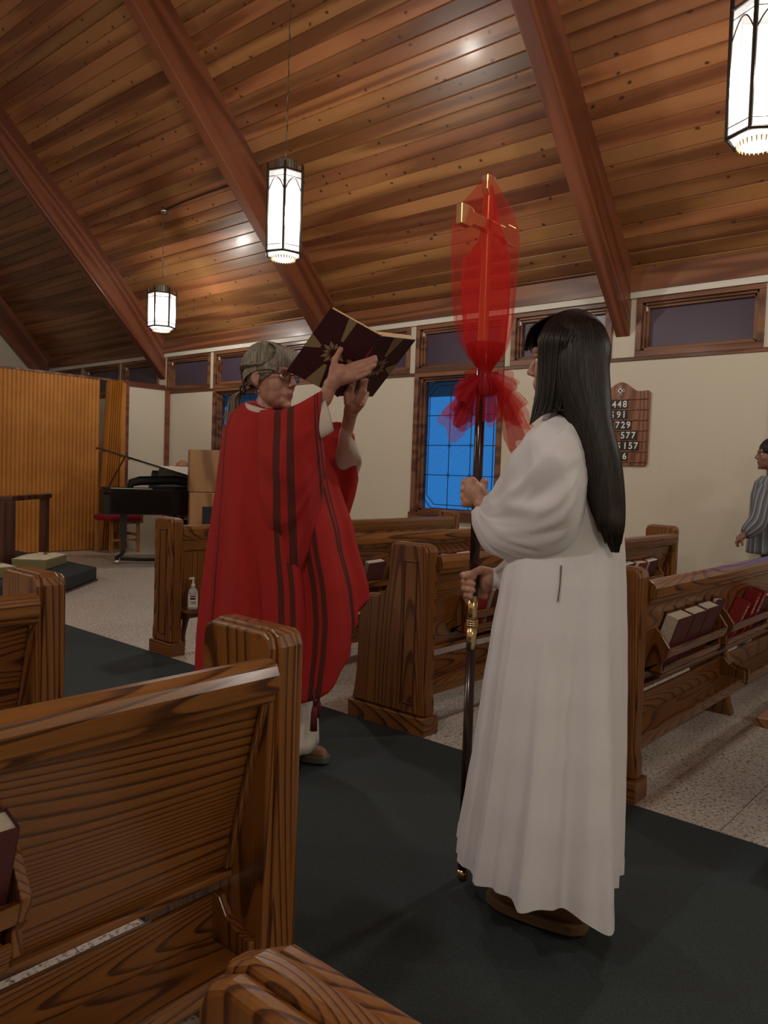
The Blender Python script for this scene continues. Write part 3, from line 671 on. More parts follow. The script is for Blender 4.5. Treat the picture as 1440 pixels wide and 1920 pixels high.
# needlepoint kneeling cushions
M['needle_top'] = noisy('embroidered cream canvas', (0.74, 0.68, 0.50), (0.60, 0.54, 0.36), 34, 0.85, 5, 0.2, (0.52, 0.60))
M['needle_side'] = mat('olive green cushion side', (0.24, 0.20, 0.085), 0.85)
M['stitch'] = mat('maroon stitching', (0.18, 0.05, 0.05), 0.8)
def cushion(c, d, label, L=.46, Wd=.32, h=.10):
    d = Vector(d).normalized(); n = Vector((-d.y, d.x, 0)); c = Vector(c)
    e = empty('kneeling_cushion', tuple(c), label, 'cushion', 'kneeling cushions on the platform')
    def surf(h0, top):
        N, K = 14, 10; vs_ = []; fs = []
        for i in range(N+1):
            for j in range(K+1):
                u, v = 2*i/N-1, 2*j/K-1
                z = h0 + (.03*(1-u**4)*(1-v**4) if top else 0)
                vs_.append(c+d*(u*L/2)+n*(v*Wd/2)+Vector((0, 0, z)))
        for i in range(N):
            for j in range(K): a_ = i*(K+1)+j; fs.append((a_, a_+K+1, a_+K+2, a_+1))
        return vs_, fs
    v, f = surf(h, True); MB().add(v, f).build('embroidered_top', M['needle_top'], e, smooth=True)
    MB().hexa([c-d*L/2*.97-n*Wd/2*.97, c+d*L/2*.97-n*Wd/2*.97, c+d*L/2*.97+n*Wd/2*.97, c-d*L/2*.97+n*Wd/2*.97] + [p+Vector((0,0,h)) for p in (c-d*L/2-n*Wd/2, c+d*L/2-n*Wd/2, c+d*L/2+n*Wd/2, c-d*L/2+n*Wd/2)]).build('side_band', M['needle_side'], e, bev=.012)
    s = MB(); rr = random.Random(hash(label) % 1000)
    for k in range(5):
        u0, v0 = rr.uniform(-.7, .5), rr.uniform(-.6, .6); pts = []
        for i in range(8):
            u, v2 = u0+.05*i, v0+.16*math.sin(i*.9+k)
            u = max(-.85, min(.85, u)); v2 = max(-.85, min(.85, v2))
            pts.append(c+d*(u*L/2)+n*(v2*Wd/2)+Vector((0,0,h+.03*(1-u**4)*(1-v2**4)+.001)))
        s.tube(pts, .003, 4)
    s.build('embroidery', M['stitch'], e, kind='stuff')
cushion((3.60, 7.70, .142), A-B, 'cream embroidered kneeling cushion below the angled altar rail', .54, .34)
cushion((2.86, 7.22, .142), (1, .1, 0), 'cream embroidered kneeling cushion beside the pew end')

# ---- baby grand piano on a dolly
PIV = (4.66, 8.47, 0)
pn = empty('baby_grand_piano', PIV, 'black lacquered baby grand piano with propped lid on a wheeled dolly', 'piano')
plan = [(4.66, 9.25), (4.64, 8.75), (4.65, 8.60), (4.70, 8.50), (4.80, 8.455), (5.0, 8.445), (5.75, 8.44), (5.95, 8.48), (6.04, 8.58), (6.05, 8.75), (6.05, 9.25)]
MB().prism(plan, lambda u, v, t: (u, v, t), .60, .895).build('case', M['piano'], pn, bev=.008)
inn = inset(plan, .03)
MB().prism([(x, y) for x, y in inset(plan, .035)], lambda u, v, t: (u, v, t), .885, .905).build('soundboard_cover', M['black'], pn)
# lid hinged on the far right, rising to the left
lz = lambda x: .955+(6.05-x)*.285
lp = [(x-(6.05-x)*.03, y) for x, y in plan]
lid = MB()
n_ = len(lp); lid.add([(x, y, lz(x)) for x, y in lp]+[(x+.006, y, lz(x)+.022) for x, y in lp], [tuple(range(n_)), tuple(range(n_, 2*n_))]+[(i, (i+1) % n_, n_+(i+1) % n_, n_+i) for i in range(n_)])
lid.build('lid', M['piano'], pn, bev=.003)
MB().tube([(4.74, 8.52, .90), (4.93, 8.56, lz(4.93))], .010, 8).build('lid_prop', M['piano'], pn)
MB().tube([(5.0, 8.72, .90), (5.02, 8.74, .97), (5.12, 8.76, 1.0), (5.55, 8.76, 1.02), (5.9, 8.74, .97), (5.98, 8.72, .9)], [.03, .05, .055, .055, .05, .03], 10).build('felt_cover', M['black'], pn, smooth=True)
MB().hexa([(5.25, 9.05, .90), (6.0, 9.05, .90), (6.0, 9.07, .90), (5.25, 9.07, .90), (5.3, 9.11, 1.13), (5.98, 9.11, 1.13), (5.98, 9.125, 1.13), (5.3, 9.125, 1.13)]).build('music_desk', M['steel'], pn)
MB().box(4.78, 5.25, 8.50, 8.62, .905, .912).build('key_slip', M['white'], pn, bev=.002)
for (x, y) in ((4.93, 8.62), (5.50, 8.58), (5.90, 9.1)):
    MB().tube([(x, y, .60), (x, y, .50), (x, y, .14)], [.062, .058, .035], 4 if x < 5.3 else 8).build('leg', M['piano'], pn)
MB().box(5.43, 5.57, 8.50, 8.64, .03, .16).build('leg_block', M['piano'], pn, bev=.006)
MB().tube([(4.90, 8.60, .06), (5.18, 8.58, .05), (5.46, 8.57, .05)], .02, 8).build('dolly_bar', M['black'], pn)
for (x, y) in ((4.86, 8.56), (5.86, 9.05)):
    w = MB().tube([(x-.018, y, .035), (x+.018, y, .035)], .035, 16).build('dolly_wheel', M['steel'], pn)
    MB().box(x-.026, x+.026, y-.03, y+.03, .05, .085).build('caster_fork', M['black'], w, bev=.004)
    MB().tube([(x, y, .08), (x+.05, y+.03, .11), (x+.09, y+.05, .16)], .022, 8).build('dolly_clamp', M['black'], w)
MB().box(4.80, 5.9, 9.25, 9.40, .62, .74).build('keyboard_shelf', M['piano'], pn, bev=.006)
pn.rotation_euler.z = math.radians(-27)
sm = empty('sheet_music', PIV, 'open white sheet music standing on the piano desk', 'sheet music')
MB().hexa([(5.36, 9.035, .93), (5.74, 9.035, .93), (5.74, 9.04, .93), (5.36, 9.04, .93), (5.38, 9.095, 1.19), (5.74, 9.095, 1.19), (5.74, 9.10, 1.19), (5.38, 9.10, 1.19)]).build('page', M['page'], sm)
MB().hexa([(5.745, 9.035, .93), (6.06, 9.035, .93), (6.06, 9.04, .93), (5.745, 9.04, .93), (5.745, 9.095, 1.18), (6.06, 9.095, 1.18), (6.06, 9.10, 1.18), (5.745, 9.10, 1.18)]).build('page', M['page'], sm)

sm.rotation_euler.z = math.radians(-27)
# ---- chair with crimson seat behind the piano
ch = empty('side_chair', (5.62, 9.5, 0), 'honey wood chair with crimson seat behind the piano', 'chair')
def rr_box(x0, x1, y0, y1, z0, z1, nm, m, bev=.006): return MB().box(x0, x1, y0, y1, z0, z1).build(nm, m, ch, bev=bev, seg=3)
rr_box(5.35, 5.83, 9.45, 9.9, .43, .51, 'seat', M['red_seat'], .03)
for x in (5.37, 5.77):
    for y in (9.48, 9.84): rr_box(x, x+.04, y, y+.04, 0, .44, 'leg', M['chair_wood'])
rr_box(5.37, 5.81, 9.5, 9.52, .39, .43, 'apron', M['chair_wood']); rr_box(5.39, 5.79, 9.49, 9.51, .16, .19, 'stretcher', M['chair_wood']); rr_box(5.78, 5.80, 9.5, 9.86, .22, .26, 'stretcher', M['chair_wood'])
rr_box(5.80, 5.84, 9.45, 9.9, .40, .80, 'back_frame', M['chair_wood']); rr_box(5.79, 5.80, 9.48, 9.87, .52, .78, 'back_pad', M['red_seat'], .004)

# ---- oak organ console back
og = empty('organ_console', (5.0, 7.2, 0), 'plain pale oak back of the organ console with a black grille', 'organ')
MB().box(5.0, 6.05, 7.2, 7.75, .92, 1.385).build('upper_case', M['oak_pale'], og, bev=.006)
MB().box(5.012, 6.038, 7.21, 7.75, .0, .915).build('lower_case', M['oak_pale'], og, bev=.006)
MB().box(5.15, 5.62, 7.195, 7.215, .56, .76).build('speaker_grille', M['black'], og, bev=.004)

og.rotation_euler.z = math.radians(-33)
# ---- hymn board on the wall
hb = empty('hymn_board', (XW, 3.005, 1.70), 'walnut hymn number board with white cross and six rows of numbers', 'sign')
c_, hw, zb, zs, zt = 3.005, .268, 1.337, 1.992, 2.073
prof = [(c_-hw+.02, zb), (c_+hw-.02, zb), (c_+hw, zb+.02), (c_+hw, zs-.02), (c_+hw-.02, zs)]
for i in range(0, 21):
    t = i/20; y = c_+.20-.40*t; prof.append((y, zs-.004+(zt-zs+.004)*(.5+.5*math.cos(math.pi*max(-1, min(1, (y-c_)/.17))))))
prof += [(c_-hw+.02, zs), (c_-hw, zs-.02), (c_-hw, zb+.02)]
MB().prism(prof, lambda u, v, t: (t, u, v), XW-.022, XW-.002).build('board', M['boardwood'], hb, bev=.003)
ztop, rh = 1.925, .0915
for i in range(7):
    z = ztop-rh*i
    MB().box(XW-.034, XW-.020, c_-hw+.012, c_+hw-.012, z-.009, z).build('slot_rail', M['boardwood'], hb, bev=.002)
cr = MB()
for a_, b_, c2, d2 in ((-.008, .008, -.034, .034), (-.034, .034, -.008, .008)): cr.box(XW-.027, XW-.021, 3.008+a_, 3.008+b_, 1.998+c2, 1.998+d2)
for s1, s2 in ((1, 0), (-1, 0), (0, 1), (0, -1)):
    cy, cz = 3.008+s1*.03, 1.998+s2*.03; cr.box(XW-.027, XW-.021, cy-.012, cy+.012, cz-.007, cz+.007) if s2 else cr.box(XW-.027, XW-.021, cy-.007, cy+.007, cz-.012, cz+.012)
cr.build('cross_emblem', M['print'], hb)
def glyph(ch_, y, z, w, h, m=M['print'], parent=hb):
    cu = bpy.data.curves.new('g', 'FONT'); cu.body = ch_; cu.size = 1.0; cu.extrude = 0.0; cu.offset = .018
    to = bpy.data.objects.new('g', cu); COL.objects.link(to); me = bpy.data.meshes.new_from_object(to); bpy.data.objects.remove(to)
    xs = [v.co.x for v in me.vertices]; ys = [v.co.y for v in me.vertices]
    x0, x1, y0, y1 = min(xs), max(xs), min(ys), max(ys); cw = min(w, (x1-x0)/(y1-y0)*h*1.0) if ch_ != '1' else w*.28
    for v in me.vertices:
        gx = (v.co.x-x0)/(x1-x0)*cw+(w-cw)/2; gz = (v.co.y-y0)/(y1-y0)*h
        v.co = (XW-.0325, y-gx, z+gz); v.co -= OFF[parent]
    me.materials.append(m); o = bpy.data.objects.new('numeral', me); COL.objects.link(o); return o
M['card'] = mat('black number card', (0.012, 0.012, 0.014), 0.4)
def card(ch_, px, row, small=False):
    yl = 3.006+(1166-px)*.00492; zc = ztop-rh*row-rh+.006; w = .049
    k = MB().box(XW-.032, XW-.026, yl-w+.001 if not small else yl-w*.75, yl, zc, zc+.078).build('number_card', M['card'], hb)
    o = glyph(ch_, yl-(.005 if not small else .004), zc+.010, (w-.010) if not small else .026, .058); o.parent = k; o.location = (0, 0, 0)
px_w = 10.1
for row, (lead, digs, x0) in enumerate(((None, '448', 1150.7), (('S', 1150.2), '91', 1160.2), (('W', 1147.5), '729', 1159.2), (None, '577', 1169.6), (('S', 1165), '157', 1175.0), (None, '26', 1165.0))):
    if lead: card(lead[0], lead[1], row, True)
    for i, d_ in enumerate(digs): card(d_, x0+i*px_w, row)

# ================================================================ PROCESSIONAL CROSS
SB, ST = P(867, 1634, 2.30), P(917.5, 330, 2.30)
SB.z = 0.0085
sd = (ST-SB).normalized(); SLn = (ST-SB).length
def sp_(py):      # point of the staff axis at a picture row
    lo, hi = 0.0, 1.0
    for _ in range(50):
        m_ = (lo+hi)/2; p = SB.lerp(ST, m_)-CAMP; y = 960-F_PX*p.dot(CU)/p.dot(CF)
        if y > py: lo = m_
        else: hi = m_
    return SB.lerp(ST, lo)
cross = empty('processional_cross', tuple(SB), 'brass processional cross on a dark staff, wrapped in red tulle', 'cross')
M['staffwood'] = mat('dark mahogany staff', (0.022, 0.007, 0.006), 0.25, coat=.3)
MB().tube([SB+sd*.03, sp_(1215)], .0145, 16).build('staff', M['staffwood'], cross, smooth=True)
MB().tube([sp_(1120), sp_(655)], .0145, 16).build('staff', M['staffwood'], cross, smooth=True)
fr_ = MB(); fr_.tube([sp_(1217), sp_(1172)], .0155, 16); fr_.build('brass_ferrule', M['brass'], cross, smooth=True)
MB().tube([sp_(1164), sp_(1117)], .0155, 16).build('brass_ferrule', M['brass'], cross, smooth=True)
for py in (1172, 1168, 1164): MB().tube([sp_(py+1.6), sp_(py-1.6)], .0185, 16).build('brass_ring', M['brass'], cross, smooth=True)
MB().tube([SB, SB+sd*.012, SB+sd*.03], [.012, .016, .0155], 16).build('brass_foot', M['brass'], cross, smooth=True)
cx_ = sp_(424); XD = Vector((1, 0, 0)); ND = XD.cross(sd).normalized()
def bar_(c, along, wide, half, prof, th=.011):
    pts = [c+along*a+wide*w for a, w in prof]; n = len(pts)
    return MB().add([p-ND*th for p in pts]+[p+ND*th for p in pts], [tuple(range(n)), tuple(range(n, 2*n))]+[(i, (i+1) % n, n+(i+1) % n, n+i) for i in range(n)])
def sym(h): return [(-h, -.030), (-h+.045, -.030), (-h+.062, -.018), (h-.062, -.018), (h-.045, -.030), (h, -.030), (h, .030), (h-.045, .030), (h-.062, .018), (-h+.062, .018), (-h+.045, .030), (-h, .030)]
bar_(cx_, XD, sd, 0, sym(.143)).build('cross_bar', M['brass'], cross, bev=.003)
up_ = (ST-cx_).length; dn_ = (cx_-sp_(655)).length
bar_(cx_, sd, XD, 0, [(-dn_, -.012), (up_-.062, -.012), (up_-.045, -.022), (up_, -.022), (up_, .022), (up_-.045, .022), (up_-.062, .012), (-dn_, .012)]).build('upright', M['brass'], cross, bev=.003)
for c in (cx_+XD*.122, cx_-XD*.122, ST-sd*.022): MB().sphere(c-ND*.013, .006, 8, 6).build('rivet', M['steel'], cross, smooth=True)
def tulle(name, alpha, col):
    m = bpy.data.materials.new(name); m.use_nodes = True; T_ = m.node_tree; B_ = T_.nodes['Principled BSDF']; O = T_.nodes['Material Output']
    B_.inputs['Base Color'].default_value = (*col, 1); B_.inputs['Roughness'].default_value = .7
    tl = T_.nodes.new('ShaderNodeBsdfTranslucent'); tl.inputs[0].default_value = (*col, 1)
    m1 = T_.nodes.new('ShaderNodeMixShader'); m1.inputs[0].default_value = .5; T_.links.new(B_.outputs[0], m1.inputs[1]); T_.links.new(tl.outputs[0], m1.inputs[2])
    tr = T_.nodes.new('ShaderNodeBsdfTransparent'); tr.inputs[0].default_value = (1, .80, .78, 1)
    mx = T_.nodes.new('ShaderNodeMixShader'); mx.inputs[0].default_value = alpha
    T_.links.new(tr.outputs[0], mx.inputs[1]); T_.links.new(m1.outputs[0], mx.inputs[2]); T_.links.new(mx.outputs[0], O.inputs[0]); return m
M['tulle0'] = tulle('sheerest red tulle', .17, (0.85, 0.05, 0.05)); M['tulle'] = tulle('sheer red tulle', .34, (0.85, 0.04, 0.04)); M['tulle2'] = tulle('gathered red tulle', .55, (0.62, 0.015, 0.03)); M['tulle3'] = tulle('bunched red tulle', .82, (0.55, 0.01, 0.025))
def veil(rows, m, nm, n=64, fold=.0, k=9, cap=False):
    """rows: (py, left px, right px, depth half width)"""
    rings = []
    for i, (py, l, r, hd) in enumerate(rows):
        c = P((l+r)/2, py, 2.30); hw_ = (r-l)/2*2.30/F_PX; ring = []
        for q_ in range(n):
            a_ = 2*math.pi*q_/n; f_ = 1+fold*(i/len(rows))*(.5*math.sin(k*a_+.7)+.5*math.sin((2*k+1)*a_))
            ring.append(c+RH*(hw_*math.cos(a_)*f_)+DH*(hd*math.sin(a_)*f_))
        rings.append(ring)
    return MB().loft(rings, cap).build(nm, m, cross, smooth=True)
veil([(322, 913, 921, .006), (340, 902, 930, .018), (370, 878, 946, .05), (395, 855, 960, .085), (425, 848, 971, .11), (450, 847, 974, .115), (500, 847, 970, .11), (560, 849, 965, .10), (600, 853, 961, .095), (640, 862, 954, .08), (665, 874, 944, .06), (685, 890, 928, .035), (695, 896, 921, .022)], M['tulle0'], 'veil', fold=.10)
veil([(350, 909, 925, .014), (420, 904, 938, .025), (455, 896, 950, .05), (490, 868, 956, .07), (540, 866, 955, .07), (600, 869, 952, .065), (640, 873, 948, .058), (665, 880, 940, .05), (685, 892, 927, .03), (697, 897, 920, .02)], M['tulle'], 'veil_lining', fold=.16, k=11)
veil([(645, 874, 946, .056), (665, 880, 939, .05), (685, 892, 926, .03), (697, 897, 920, .022), (712, 892, 924, .028), (730, 886, 932, .038), (742, 893, 925, .026)], M['tulle3'], 'gathered_veil', fold=.2, k=8)
def frill(cpx, cpy, ang_, spread, length, m, rr, amp=.16, nm='ruffle', droop=.35, bend=0.0):
    """fan shaped wavy sheet leaving the knot towards picture angle ang_"""
    c = P(cpx, cpy, 2.29); N, K = 72, 12; vs_, fs = [], []
    ph = rr.uniform(0, 6); k1 = rr.randint(2, 3)
    for i in range(N+1):
        u = i/N-.5; a_ = ang_+u*spread
        for j in range(K+1):
            t = j/K; R_ = length*t*(.82+.10*math.sin(9*u+ph)+.18*math.cos(math.pi*u))
            w = amp*length*t*t*math.sin(k1*6.28*u+ph)*(.7+.3*math.sin(9*u+ph))+.035*length*t*math.sin(26*u+5*t+ph)
            p = c+RH*(math.cos(a_)*R_)+Vector((0,0,1))*(math.sin(a_)*R_-droop*length*t*t)-DH*(.012+w+bend*t)
            vs_.append(p)
    for i in range(N):
        for j in range(K): q_ = i*(K+1)+j; fs.append((q_, q_+K+1, q_+K+2, q_+1))
    return MB().add(vs_, fs).build(nm, m, cross, smooth=True)
rr = random.Random(4)
for cp, a_, s_, l_, m_ in (((905, 705), 205, 70, .085, 'tulle2'), ((903, 712), 235, 60, .125, 'tulle2'), ((900, 715), 228, 44, .155, 'tulle'), ((905, 720), 212, 50, .125, 'tulle'), ((915, 700), 335, 60, .085, 'tulle2'), ((915, 705), 300, 60, .12, 'tulle'),
                        ((920, 705), 318, 46, .15, 'tulle'), ((922, 700), 305, 30, .20, 'tulle'), ((915, 697), 8, 34, .095, 'tulle'), ((900, 700), 160, 60, .05, 'tulle2'), ((908, 708), 262, 90, .10, 'tulle2'), ((912, 704), 285, 70, .10, 'tulle2'),
                        ((900, 708), 212, 64, .085, 'tulle3'), ((896, 714), 238, 46, .115, 'tulle3'), ((898, 706), 190, 50, .07, 'tulle2'), ((918, 708), 322, 40, .13, 'tulle2'), ((922, 712), 300, 26, .17, 'tulle2'), ((925, 706), 330, 34, .12, 'tulle')):
    frill(cp[0], cp[1], math.radians(a_), math.radians(s_), l_*.95, M[m_], rr, bend=rr.uniform(-.03, .05))
# ================================================================ PEOPLE
def organic(name, prims, voxel, m, parent, smooth=4, tint=None):
    """union of capsules and ellipsoids, voxel remeshed into one continuous skin"""
    mb = MB()
    for p in prims:
        if p[0] == 'c':
            _, a, ra, b, rb = p; a, b = Vector(a), Vector(b); ax = (b-a); L = ax.length
            t = ax.normalized() if L > 1e-6 else Vector((0, 0, 1)); u = t.orthogonal().normalized(); w = t.cross(u); n = 14; rings = []
            for k in range(1, 6):
                f = -math.pi/2*(1-k/5.5); rings.append([a+t*(ra*math.sin(f))+(u*math.cos(2*math.pi*q_/n)+w*math.sin(2*math.pi*q_/n))*ra*math.cos(f) for q_ in range(n)])
            for k in range(0, 5):
                f = math.pi/2*(k+.5)/5.5; rings.append([b+t*(rb*math.sin(f))+(u*math.cos(2*math.pi*q_/n)+w*math.sin(2*math.pi*q_/n))*rb*math.cos(f) for q_ in range(n)])
            mb.loft(rings, True)
        else:
            _, c, r, R3 = p; c = Vector(c); s = MB().sphere((0, 0, 0), r, 20, 14)
            mb.add([c+(R3 @ v if R3 is not None else v) for v in s.v], s.f)
    o = mb.build(name, m, parent)
    md = o.modifiers.new('r', 'REMESH'); md.mode = 'VOXEL'; md.voxel_size = voxel; md.use_smooth_shade = True
    sm_ = o.modifiers.new('s', 'SMOOTH'); sm_.iterations = smooth; sm_.factor = .5
    dg = bpy.context.evaluated_depsgraph_get(); me = bpy.data.meshes.new_from_object(o.evaluated_get(dg))
    o.modifiers.clear(); old = o.data; o.data = me; bpy.data.meshes.remove(old)
    if not me.materials: me.materials.append(m)
    for p in me.polygons: p.use_smooth = True
    if tint:
        ca = me.color_attributes.new('tint', 'FLOAT_COLOR', 'POINT'); off = OFF[parent]
        n = len(me.vertices); co = np.empty(n*3); me.vertices.foreach_get('co', co); co = co.reshape(-1, 3)+np.array(off)
        val = np.zeros(n)
        for c, r in tint:
            d = np.linalg.norm(co-np.array(c), axis=1); val = np.maximum(val, np.clip(1.6-d/r*1.0, 0, 1)*(d < r*1.6))
        arr = np.zeros((n, 4)); arr[:, 0] = val; arr[:, 3] = 1; ca.data.foreach_set('color', arr.ravel())
    return o
def skin(name, col, lip):
    m = mat(name, col, .5); B_ = m.node_tree.nodes['Principled BSDF']; B_.inputs['Subsurface Weight'].default_value = .08; B_.inputs['Subsurface Radius'].default_value = (.01, .004, .002)
    at = nd(m, 'ShaderNodeAttribute'); at.attribute_name = 'tint'; mx = nd(m, 'ShaderNodeMix'); mx.data_type = 'RGBA'
    tc = nd(m, 'ShaderNodeTexCoord'); n = nd(m, 'ShaderNodeTexNoise'); n.inputs['Scale'].default_value = 45; lk(m, tc.outputs['Object'], n.inputs['Vector'])
    r = ramp(m, n.outputs[0], [(.35, tuple(c*.88 for c in col)), (.65, tuple(min(1, c*1.08) for c in col))])
    sp = nd(m, 'ShaderNodeSeparateColor'); lk(m, at.outputs['Color'], sp.inputs[0]); lk(m, sp.outputs[0], mx.inputs[0])
    lk(m, r.outputs[0], mx.inputs[6]); mx.inputs[7].default_value = (*lip, 1); lk(m, mx.outputs[2], B_.inputs['Base Color']); return m
M['skin_a'] = skin('young skin', (.50, .27, .19), (.34, .10, .09)); M['skin_b'] = skin('mature skin', (.43, .215, .155), (.30, .09, .08)); M['skin_c'] = skin('backlit shade skin', (.24, .12, .08), (.17, .06, .05))  # skin_c: shade of a backlit face put into a darker skin colour
M['eye_white'] = mat('eye white', (.7, .68, .64), .25); M['iris'] = mat('dark iris', (.03, .025, .02), .15)
def frame(fwd, tilt=0.0):
    f = Vector(fwd).normalized(); l = Vector((0, 0, 1)).cross(f).normalized(); u = f.cross(l)
    R = Matrix((f, l, u)).transposed()
    return R
def head_prims(c, R, s=1.0):
    q = lambda x, y, z: Vector(c)+R @ Vector((x*s, y*s, z*s))
    pr = [('e', q(-.018, 0, .038), Vector((.098, .075, .085))*s, R), ('e', q(.022, 0, -.028), Vector((.066, .060, .085))*s, R), ('e', q(.048, 0, -.088), Vector((.040, .042, .030))*s, R),
          ('e', q(.078, 0, -.105), Vector((.016, .020, .014))*s, R), ('c', q(.086, 0, .012), .009*s, q(.110, 0, -.028), .0100*s), ('c', q(.098, .009, -.034), .0080*s, q(.098, -.009, -.034), .0080*s),
          ('c', q(.078, .038, .026), .012*s, q(.089, .008, .020), .011*s), ('c', q(.078, -.038, .026), .012*s, q(.089, -.008, .020), .011*s),
          ('e', q(.050, .038, -.032), Vector((.030, .022, .034))*s, R), ('e', q(.050, -.038, -.032), Vector((.030, .022, .034))*s, R),
          ('e', q(.042, .032, -.060), Vector((.036, .022, .040))*s, R), ('e', q(.042, -.032, -.060), Vector((.036, .022, .040))*s, R),
          ('e', q(.076, 0, -.062), Vector((.020, .028, .028))*s, R),
          ('c', q(.084, .018, -.066), .0045*s, q(.0925, 0, -.062), .0050*s), ('c', q(.084, -.018, -.066), .0045*s, q(.0925, 0, -.062), .0050*s), ('c', q(.084, .012, -.0755), .005*s, q(.084, -.012, -.0755), .005*s), ('c', q(.088, .005, -.0755), .005*s, q(.088, -.005, -.0755), .005*s),
          ('c', q(-.012, .020, -.07), .050*s, q(-.035, 0, -.19), .054*s)]
    for sg in (1, -1):
        pr += [('e', q(.0735, sg*.031, .0105), Vector((.0125, .0165, .0065))*s, R), ('e', q(.0725, sg*.031, -.0085), Vector((.0115, .016, .005))*s, R)]
        pr += [('e', q(-.010, sg*.077, -.006), Vector((.020, .008, .028))*s, R), ('c', q(-.006, sg*.079, -.025), .009*s, q(-.004, sg*.076, -.034), .008*s)]
    lips = [(q(.091, 0, -.068), .010*s), (q(.087, .010, -.068), .008*s), (q(.087, -.010, -.068), .008*s)]
    return pr, lips, q
def eyes(q, parent, s=1.0, R=None):
    for sg in (1, -1):
        e = MB().sphere(q(.0705, sg*.030, .001), .0108*s, 12, 8).build('eye', M['eye_white'], parent, smooth=True)
        MB().sphere(q(.0772, sg*.030, .001), .0055*s, 10, 6).build('iris', M['iris'], e, smooth=True)
def ellipse_loft(secs, n=48, fold=None):
    """secs: (top px, bottom px, depth, half thickness)"""
    rings = []
    for i, (t, b, d, h) in enumerate(secs):
        a_, b_ = P(t[0], t[1], d), P(b[0], b[1], d); c = (a_+b_)/2; v = (a_-b_)/2; ring = []
        for k in range(n):
            th = 2*math.pi*k/n; f = 1+(fold(i/(len(secs)-1), th) if fold else 0)
            ring.append(c+v*math.cos(th)*f+DH*(h*math.sin(th)*f))
        rings.append(ring)
    return rings
def smooth_rings(rings, sub=3):
    out = []; R_ = len(rings)
    for i in range(R_-1):
        p0, p1, p2, p3 = rings[max(i-1, 0)], rings[i], rings[i+1], rings[min(i+2, R_-1)]
        for s in range(sub):
            t = s/sub
            out.append([(b*2+(c-a)*t+(a*2-b*5+c*4-d)*t*t+(-a+b*3-c*3+d)*t*t*t)*.5 for a, b, c, d in zip(p0, p1, p2, p3)])
    out.append(rings[-1]); return out
def interp(rows, z, k):
    """rows sorted by falling z: (z, ...)"""
    if z >= rows[0][0]: return rows[0][k]
    for a_, b_ in zip(rows, rows[1:]):
        if z >= b_[0]:
            t = (a_[0]-z)/(a_[0]-b_[0]); t = t*t*(3-2*t)*.4+t*.6; return a_[k]*(1-t)+b_[k]*t
    return rows[-1][k]
def garment(rows, depth, zhem, nring, n, fold, name, m, parent, skew=0.0):
    R_ = []
    for py, l, r, hd in rows:
        c = P((l+r)/2, py, depth); R_.append((c.z, c.dot(RH), c.dot(DH), (r-l)/2*depth/F_PX, hd))
    zt = R_[0][0]; vs_, uv = [], []
    for j in range(nring+1):
        t = j/nring
        for k in range(n):
            th = 2*math.pi*k/n; z = zt+(zhem(th)-zt)*t
            cr_, cd_, hw_, hd_ = (interp(R_, z, q_) for q_ in (1, 2, 3, 4)); f = 1+fold(th, (zt-z)/(zt-.1), t)
            vs_.append(RH*(cr_+hw_*math.cos(th)*f)+DH*(cd_+hd_*math.sin(th)*f)+Vector((0, 0, z))); uv.append((k/n, t))
    fs = [(j*n+k, j*n+(k+1) % n, (j+1)*n+(k+1) % n, (j+1)*n+k) for j in range(nring) for k in range(n)]
    o = MB().add(vs_, fs).build(name, m, parent, smooth=True)
    ly = o.data.uv_layers.new(name='UVMap')
    for p in o.data.polygons:
        us = [uv[v] for v in p.vertices]; wrap = max(u[0] for u in us)-min(u[0] for u in us) > .5
        for li, v in zip(p.loop_indices, p.vertices):
            u = uv[v]; ly.data[li].uv = (u[0]+(1 if wrap and u[0] < .5 else 0), u[1])
    so = o.modifiers.new('thick', 'SOLIDIFY'); so.thickness = .003; so.offset = -1
    return o
def angle_bump(th, c, w):
    d = (th-c+math.pi) % (2*math.pi)-math.pi; return math.exp(-(d/w)**2)
def cloth(name, col, scale=900, rough=.85, bs=.2, sheen=.2):
    m = noisy(name, tuple(c*.94 for c in col), tuple(min(1, c*1.05) for c in col), scale, rough, 2, bs); m.node_tree.nodes['Principled BSDF'].inputs['Sheen Weight'].default_value = sheen; return m
M['alb'] = cloth('white alb cloth', (.74, .745, .79)); M['alb2'] = cloth('cream alb cotton', (.62, .57, .49))
M['suede'] = noisy('brown suede', (.16, .075, .03), (.21, .10, .042), 200, .9, 3, .3); M['sole'] = mat('tan rubber sole', (.17, .095, .045), .8)
M['leather'] = noisy('tan leather', (.20, .10, .05), (.25, .13, .065), 90, .6, 3, .15); M['sole2'] = mat('grey green sole', (.10, .10, .08), .8)
